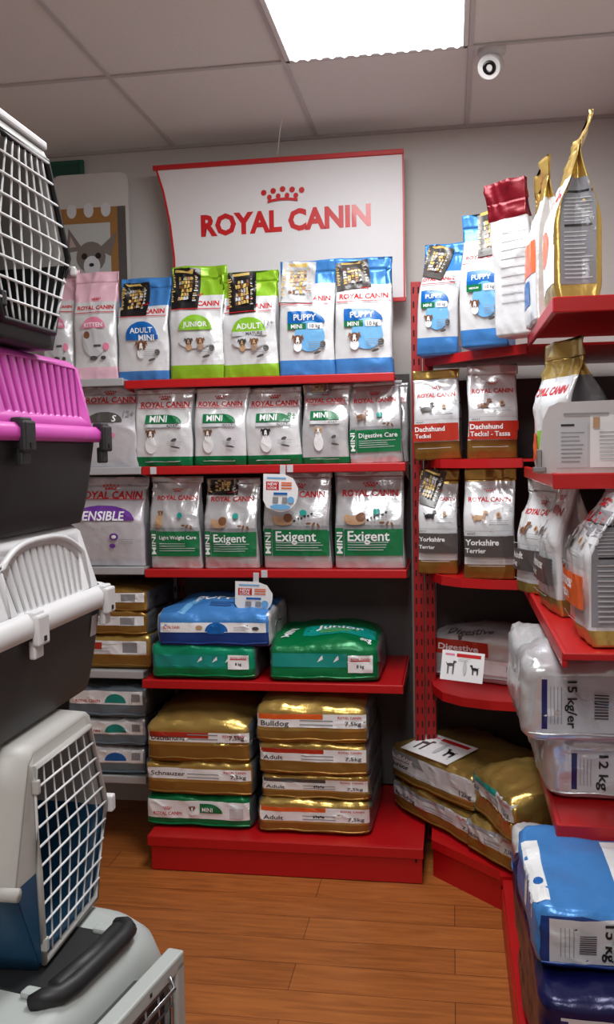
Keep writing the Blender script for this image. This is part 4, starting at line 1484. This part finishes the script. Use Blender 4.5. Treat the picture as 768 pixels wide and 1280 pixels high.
lyr('light blue and white bag with a weight label on top of navy bags', .15, 1.76, ZB + .302, .5, .12, .4, base=BLUE, low=DBLUE, split=.95, seed=103,
    art=art_kg('15 kg', x0=.03, xb=.085, xt=.145, navy=False)(.5, .13), top_art=art_lb_top(.5, .4), bulge=.08)
lie_bag('pet_food_bag', 'narrow silver white bag lying behind the light blue one on the base', .3, .12, .42, (.175, 2.50, ZB), -HP, base=WHITE, low=WHITE, seed=104, group=RL, bulge=.1,
        art=Art().text('ROYAL CANIN', 0, .07, .2, RED).poly(rect(-.12, .02, .1, .045), KGREY))
lie_bag('pet_food_bag', 'silver bag with blue edge lying on the narrow white one at the base', .3, .12, .42, (.165, 2.49, ZB + .121), -HP, base=WHITE, low=BLUE, seed=105, group=RL, bulge=.1,
        art=Art().text('ROYAL CANIN', 0, .08, .2, RED))
lyr('silver twelve kilo bag lying on the lowest right shelf', .222, 2.25, RZ[3] + .001, .43, .155, .5, base=SILVER, low=SILVER, seed=106, art=art_kg('12 kg', x0=.06, xt=.135, xb=.165)(.43, .155), bulge=.05, wk=1.6)
lyr('big silver fifteen kilo bag with barcode, topping the lowest right shelf', .16, 2.18, RZ[3] + .16, .5, .205, .5, base=SILVER, low=SILVER, seed=107,
    art=art_kg('15 kg/er', x0=.045, xt=.115, xb=.165)(.5, .205), bulge=.14, wk=1.6)

# ================================================================== PET CARRIERS
P_WHITE = mat('white_plastic', (206, 206, 208), .42, bump=.1, bscale=300, bdist=.0006)
P_GREY = mat('grey_plastic', (172, 170, 166), .45, bump=.1, bscale=300, bdist=.0006)
P_LGREY = mat('pale_grey_plastic', (170, 176, 174), .5, bump=.12, bscale=300, bdist=.0006)
P_BLACK = mat('black_plastic', (30, 31, 33), .5, bump=.15, bscale=300, bdist=.0008)
P_DGREY = mat('charcoal_plastic', (48, 50, 50), .5, bump=.15, bscale=300, bdist=.0008)
P_PINK = mat('pink_plastic', (200, 74, 172), .38, bump=.08, bscale=300, bdist=.0006)
P_BLUE = mat('teal_blue_plastic', (28, 72, 104), .42, bump=.1, bscale=300, bdist=.0006)
WIRE = mat('white_coated_wire', (214, 216, 218), .35)
STEEL = mat('steel', (170, 170, 172), .25, .9)


def rring(cx, cy, z, hx, hy, r, n=6):
    out = []
    for sx, sy, a in ((1, -1, -PI / 2), (1, 1, 0), (-1, 1, PI / 2), (-1, -1, PI)):
        for i in range(n + 1):
            t_ = a + PI / 2 * i / n
            out.append(Vector((cx + sx * (hx - r) + r * math.cos(t_), cy + sy * (hy - r) + r * math.sin(t_), z)))
    return out


def shell(levels, M, th=.004, open_top=False):
    """hollow moulded shell: closed at one end, open at the other. levels: (z,hx,hy,r) from the open end to the closed end"""
    mb = MB()
    s = 1 if levels[-1][0] > levels[0][0] else -1
    outer = [rring(0, 0, *l) for l in levels]
    inner = [rring(0, 0, l[0] - (s * th if i == len(levels) - 1 else 0), l[1] - th, l[2] - th, max(.004, l[3] - th)) for i, l in enumerate(levels)]
    n = len(outer[0]); R_ = inner[::-1] + outer
    mb.rings(R_, M)
    return mb


def boolean_cut(obj, cutter):
    md = obj.modifiers.new('cut', 'BOOLEAN'); md.operation = 'DIFFERENCE'; md.object = cutter; md.solver = 'EXACT'
    bpy.context.view_layer.update()
    me = bpy.data.meshes.new_from_object(obj.evaluated_get(bpy.context.evaluated_depsgraph_get()))
    obj.modifiers.clear(); old = obj.data; obj.data = me; bpy.data.meshes.remove(old)
    cm = cutter.data; bpy.data.objects.remove(cutter); bpy.data.meshes.remove(cm)


def vented_carrier(label, X, Yc, Z, hx, hy, hb, ht, topM, botM, latchM, slots, arch=False, zc0=.2, zc1=.85, lbl=None, taper=.8, flange=.016, rimh=.018):
    """box carrier: tapered tub, tapered lid with slots on the +x side"""
    t = thing('pet_carrier', label, 'pet carrier', (X, Yc, Z))
    tb_ = shell([(hb, hx, hy, .05), (hb * .9, hx * .995, hy * .995, .05), (hb * .3, hx * .93, hy * .96, .05), (.02, hx * .9, hy * .94, .05), (0, hx * .86, hy * .92, .04)], botM)
    lo = tb_.build('lower_tub', t)
    # recessed side panel line
    pn = MB(); pn.tube([(hx * .975, -hy * .72, hb * .78), (hx * .975, hy * .72, hb * .78)], .003, botM, 6)
    H = hb + ht
    topl = [(hb + .001, hx + .001, hy + .001, .052), (hb + ht * .18, hx * .985, hy * .985, .05), (hb + ht * .9, hx * (taper + .04), hy * (taper + .06), .05), (H - .006, hx * (taper), hy * (taper + .03), .045), (H, hx * (taper - .04), hy * taper, .04)]
    up = shell(topl, topM).build('upper_shell', t)
    # slots
    cut = MB()
    y0, y1, n = slots
    cx_ = hx * .93
    for i in range(n):
        u_ = i / (n - 1)
        y = y0 + (y1 - y0) * u_
        za, zb_ = hb + ht * zc0, hb + ht * zc1
        if arch: zb_ -= ht * .25 * (abs(u_ * 2 - 1) ** 3.0)
        sl = -(y) * .12
        w_ = abs(y1 - y0) / (n - 1) * .32
        hgt = zb_ - za
        R_ = Matrix.Rotation(-math.atan2(sl, hgt) * -1, 4, 'X')
        cut.box((cx_, y + sl / 2, (za + zb_) / 2), (.16, w_, hgt), topM, min(w_ * .4, .004), R_)
    co = cut.build('cutter', t)
    boolean_cut(up, co)
    # rim flange
    fl_ = MB()
    fl_.rings([rring(0, 0, z, hx + e, hy + e, .055) for z, e in ((hb - rimh * .6, .002), (hb - rimh * .6, flange * .8), (hb - rimh * .2, flange), (hb + rimh * .5, flange), (hb + rimh, flange * .4), (hb + rimh, 0))], topM, cap=False)
    rim = fl_.build('rim', t)
    if arch:
        q = MB(); pts = []
        ya, yb = y0 - .02, y1 + .022
        xs_at = lambda z: hx * (.985 - (z - hb) / ht * (.985 - taper - .04)) + .002
        for u_ in np.linspace(0, 1, 25):
            y = ya + (yb - ya) * u_
            z = hb + ht * zc1 + .012 - ht * .28 * (abs(u_ * 2 - 1) ** 3.0)
            pts.append((xs_at(z), y, z))
        pts = [(xs_at(hb + ht * zc0), ya + .004, hb + ht * (zc0 - .06))] + pts + [(xs_at(hb + ht * zc0), yb, hb + ht * (zc0 - .02))]
        q.tube(pts, .0055, topM, 8)
        q.build('vent_surround', t)
    for ly in (y0 + .04, y1 + .055):
        q = MB()
        q.box((hx + flange + .001, ly, hb - .004), (.014, .04, .05), latchM, .004)
        q.box((hx + flange * .6, ly, hb - .036), (.012, .032, .03), latchM, .003)
        q.box((hx + flange * .5, ly, hb + .02), (.02, .036, .012), latchM, .003)
        q.box((hx + flange + .0085, ly, hb - .018), (.002, .008, .008), SLOT)
        q.build('latch', rim)
    if lbl:
        q = MB(); q.box((hx * .985, lbl, hb * .72), (.0015, .026, .04), KLGREY, 0, Matrix.Rotation(.12, 4, 'Y'))
        q.lines = None
        q.build('sticker', t)
    return t


# local frames: +x face = world X face at -.68
vented_carrier('pink topped black pet carrier with slotted lid, second from top of the stack', -.885, 1.49, 1.312, .205, .245, .165, .142, P_PINK, P_BLACK, P_BLACK, (-.155, .165, 12), taper=.86, zc0=.24, zc1=.9, flange=.016)
vented_carrier('white topped charcoal pet carrier with arched vent, under the pink one', -.895, 1.47, .985, .215, .27, .18, .145, P_WHITE, P_DGREY, P_WHITE, (-.12, .165, 12), arch=True, taper=.84, zc0=.16, zc1=.84, lbl=.2, flange=.02, rimh=.024)


def hexsec(wm, wt, wb, h, zm, zs=.84):
    """door-side outline (y,z), counter-clockwise from bottom-left"""
    P = [(-wb, 0), (wb, 0), (wm, zm - .012), (wm, zm), (wm - .002, zm + .012), (wt + (wm - wt) * .25, h * zs), (wt, h * .965), (wt - .02, h), (-wt + .02, h), (-wt, h * .965), (-wt - (wm - wt) * .25, h * zs), (-wm + .002, zm + .012), (-wm, zm), (-wm, zm - .012)]
    return P


def wire_door(parent, x, near, far, nv, nh, rv, rh, M, fold=0.):
    """near/far: lists of (y,z) from bottom to top with equal length"""
    q = MB()
    L = len(near)
    zs = [p[1] for p in near]

    def lerp_side(s, z):
        for i in range(L - 1):
            if s[i][1] <= z <= s[i + 1][1]:
                f = (z - s[i][1]) / (s[i + 1][1] - s[i][1]); return s[i][0] + f * (s[i + 1][0] - s[i][0])
        return s[-1][0] if z > s[-1][1] else s[0][0]
    z0, z1 = near[0][1], near[-1][1]
    zz = [z0 + (z1 - z0) * i / 14 for i in range(15)]
    for k_ in range(nv + 1):
        u_ = k_ / nv
        q.tube([(x, lerp_side(near, z) * (1 - u_) + lerp_side(far, z) * u_, z) for z in zz], rv * (1.5 if k_ in (0, nv) else 1), M, 6)
    for k_ in range(nh + 1):
        z = z0 + (z1 - z0) * k_ / nh
        q.tube([(x + .003, lerp_side(near, z), z), (x + .003, lerp_side(far, z), z)], rh * (1.3 if k_ in (0, nh) else 1), M, 6)
    o = q.build('wire_door', parent)
    return o


def door_carrier(label, X, Yc, Z, L, sec, zm, upM, loM, near, far, nv, nh, frameM, th=.012, rv=.0022, latch=.02):
    t = thing('pet_carrier', label, 'pet carrier', (X, Yc, Z))
    h = max(p[1] for p in sec)

    def resamp(sec):
        out = []
        for i in range(len(sec)):
            a_, b_ = Vector(sec[i]), Vector(sec[(i + 1) % len(sec)])
            n_ = max(1, int((b_ - a_).length / .03))
            for j in range(n_): out.append(a_.lerp(b_, j / n_))
        return out
    S = resamp(sec)
    cz = h * .45

    def ring(x, s, off=0.):
        r_ = []
        for p in S:
            q_ = Vector((p.x, p.y - cz))
            l_ = q_.length
            q2 = q_ * s * max(.1, (l_ - off) / l_)
            r_.append(Vector((x, q2.x, max(q2.y + cz, .001 if off == 0 else .004))))
        return r_
    xs = [(-L, .8), (-L + .03, .93), (-L + .1, 1), (-.06, 1), (-.0, .985), (.0, .93)]
    outer = [ring(x, s) for x, s in xs]
    inner = [ring(x, s, .01) for x, s in ((.0, .93), (-.02, .93), (-.06, .98), (-L + .1, .98), (-L + .03, .9), (-L + .01, .75))]
    allr = outer + inner
    n = len(S)
    um, lm = MB(), MB()
    for i in range(len(allr) - 1):
        for k_ in range(n):
            q_ = [allr[i][k_], allr[i][(k_ + 1) % n], allr[i + 1][(k_ + 1) % n], allr[i + 1][k_]]
            c_ = (S[k_].y + S[(k_ + 1) % n].y) / 2
            (um if c_ > zm else lm).add(q_, [(0, 1, 2, 3)], upM if c_ > zm else loM, True)
    for R_ in (allr[0], allr[-1]):
        for part, M, cond in ((um, upM, True), (lm, loM, False)):
            pts = [p for p, s_ in zip(R_, S) if (s_.y >= zm - 1e-6) == cond or abs(s_.y - zm) < 1e-6]
            if len(pts) > 2: part.add(pts, [tuple(range(len(pts)))], M)
    for part, nm in ((um, 'upper_shell'), (lm, 'lower_shell')):
        o = part.build(nm, t)
        bm = bmesh.new(); bm.from_mesh(o.data); bmesh.ops.remove_doubles(bm, verts=bm.verts, dist=.0002); bmesh.ops.recalc_face_normals(bm, faces=bm.faces); bm.to_mesh(o.data); bm.free()
    # seam rim round the body
    wm = max(p[0] for p in sec)
    q = MB()
    if True:
        P = [(.012, wm + .004), (-L + .06, wm + .006), (-L + .01, wm * .8), (-L + .01, -wm * .8), (-L + .06, -wm - .006), (.012, -wm - .004)]
        q.tube([(a_, b_, zm) for a_, b_ in P], .011, upM, 8)
        q.build('rim', t)
    # moulded plate between the shell and the door opening
    bd_ = near + far[::-1]
    bc = Vector((sum(p[0] for p in bd_) / len(bd_), zm))

    def on_door(p):
        d_ = (Vector((p.x, p.y)) - bc).normalized(); best = 1e9
        for i in range(len(bd_)):
            a_, b_ = Vector(bd_[i]) - bc, Vector(bd_[(i + 1) % len(bd_)]) - bc
            e_ = b_ - a_; den = d_.x * e_.y - d_.y * e_.x
            if abs(den) < 1e-9: continue
            tt = (a_.x * e_.y - a_.y * e_.x) / den; uu = (a_.x * d_.y - a_.y * d_.x) / den
            if tt > 0 and -1e-6 <= uu <= 1 + 1e-6: best = min(best, tt)
        return bc + d_ * best
    q = MB(); A0 = ring(.001, .94); B0 = [on_door(p) for p in S]; n_ = len(S)
    for i in range(n_):
        j = (i + 1) % n_
        c_ = (S[i].y + S[j].y) / 2
        f_ = [A0[i], A0[j], Vector((.005, B0[j].x, B0[j].y)), Vector((.005, B0[i].x, B0[i].y))]
        g_ = [f_[3], f_[2], f_[2] - Vector((.02, 0, 0)), f_[3] - Vector((.02, 0, 0))]
        q.add(f_, [(0, 1, 2, 3)], upM if c_ > zm else loM); q.add(g_, [(0, 1, 2, 3)], upM if c_ > zm else loM)
    q.build('face_plate', t)
    q = MB()
    q.tube([(.008, y, z) for y, z in bd_], .006, frameM, 8, closed=True)
    q.build('door_frame', t)
    wd = wire_door(t, .008, near, far, nv, nh, rv, rv * 1.15, WIRE)
    for z in (near[0][1] + .03, near[-1][1] - .03):
        q = MB(); q.box((.01, near[0][0] if z < zm else near[-1][0], z), (.012, .011, .024), frameM, .003); q.build('hinge', wd)
    q = MB(); q.box((.012, far[len(far) // 2][0] + .009, zm), (latch, latch, latch * 1.6), P_WHITE, .004); q.build('latch', wd)
    return t


# D : grey and blue, door to the right
secD = hexsec(.19, .13, .118, .365, .165)
door_carrier('grey and dark blue pet carrier with white wire door, resting on the big crate', -.665, 1.462, .612, .45, secD, .165, P_GREY, P_BLUE,
             [(-.108, .012), (-.115, .165), (-.118, .335)], [(.108, .012), (.172, .168), (.105, .335)], 7, 10, P_GREY, rv=.0018)
# A : black with white edged top
secA = hexsec(.178, .115, .105, .34, .17)
tA = door_carrier('black and grey pet carrier with white wire door, topmost of the stack', -.683, 1.425, 1.622, .45, secA, .15, P_GREY, P_BLACK,
                  [(-.095, .03), (-.165, .17), (-.10, .315)], [(.09, .03), (.163, .17), (.085, .318)], 9, 9, P_BLACK, rv=.0019, latch=.011)
q = MB(); q.box((-.02, 0, .347), (.05, .2, .014), P_WHITE, .004); q.build('top_trim', tA)
q = MB(); q.box((-.02, -.05, .2), (.001, .014, .09), KWHITE, 0); q.build('hang_tag', tA)

# E : big pale grey crate with carrying handle and second wire door
rotE = -.19
tE = thing('pet_carrier', 'large pale grey crate with black carry handle, bottom of the carrier stack', 'pet carrier', (-.824, 1.298, 0), rotE)
hx, hy = .275, .36
um = MB()
lv = [(.33, hx, hy, .09), (.45, hx * .99, hy * .99, .1), (.53, hx * .97, hy * .97, .11), (.575, hx * .945, hy * .93, .115), (.598, hx * .9, hy * .87, .115), (.607, hx * .85, hy * .82, .11), (.609, hx * .8, hy * .78, .1)]
um.rings([rring(0, 0, *l, 9) for l in lv], P_LGREY)
um.build('upper_shell', tE)
lm = MB(); lm.rings([rring(0, 0, *l, 9) for l in ((0, hx * .86, hy * .86, .06), (.03, hx * .9, hy * .9, .07), (.3, hx * .99, hy * .99, .09), (.325, hx, hy, .09))], P_DGREY)
lm.build('lower_shell', tE)
rm = MB(); rm.rings([rring(0, 0, z, hx + e, hy + e, .095) for z, e in ((.305, 0), (.305, .015), (.345, .015), (.345, 0))], P_LGREY, cap=False); rm.build('rim', tE)
rc = MB(); rc.box((.075, .12, .6095), (.27, .2, .005), P_BLACK, .002); rc.build('handle_recess', tE)
hd = MB(); hd.tube([(.195, .0, .612), (.212, .004, .623), (.228, .02, .621), (.235, .05, .622), (.235, .19, .622), (.228, .222, .621), (.212, .238, .618), (.195, .242, .612)], .015, P_BLACK, 12)
hd.tube([(.215, .03, .622), (.222, .12, .624), (.215, .21, .622)], .017, P_BLACK, 12)
hd.build('carry_handle', tE)
for y in (.02, .22):
    c_ = MB(); c_.box((.185, y, .614), (.045, .024, .013), P_LGREY, .005); c_.build('handle_clip', tE)
# door at +x
dr = MB()
y0, y1, z0, z1, xx = -.25, .2, .06, .595, hx + .05
W_ = .028
for (cy_, cz2, sy, sz) in (((y0 + y1) / 2, z1, y1 - y0 + W_, W_), ((y0 + y1) / 2, z0, y1 - y0 + W_, W_), (y0, (z0 + z1) / 2, W_, z1 - z0), (y1, (z0 + z1) / 2, W_, z1 - z0)):
    dr.box((xx, cy_, cz2), (.03, sy, sz), P_LGREY, .004)
for y in (-.1, .1): dr.box((xx + .0155, y, z1), (.001, .006, .006), SLOT)
dr.build('door_frame', tE)
nk = MB(); nk.box((hx + .008, -.025, .325), (.07, .42, .47), P_DGREY, .006); nk.build('door_surround', tE)
g_ = wire_door(tE, xx + .006, [(y0 + .02, z0 + .02), (y0 + .02, z1 - .02)], [(y1 - .02, z0 + .02), (y1 - .02, z1 - .02)], 10, 12, .0022, .0022, STEEL)
g2 = MB()
g2.tube([(xx + .02, -.02, z1 + .002), (xx + .03, -.02, z1 - .015), (xx + .03, .15, z1 - .015), (xx + .02, .15, z1 + .002)], .003, STEEL, 6)
g2.build('door_rod', g_)
lt = MB(); lt.box((xx + .005, y1 + .03, .42), (.03, .025, .05), P_WHITE, .008); lt.build('latch', g_)

# ================================================================== LOOK
w_ = bpy.data.worlds.new('world'); scene.world = w_; w_.use_nodes = True
w_.node_tree.nodes['Background'].inputs[0].default_value = (.5, .5, .55, 1)
w_.node_tree.nodes['Background'].inputs[1].default_value = .1
scene.view_settings.view_transform = 'Standard'
scene.view_settings.look = 'None'
scene.view_settings.exposure = 0.0
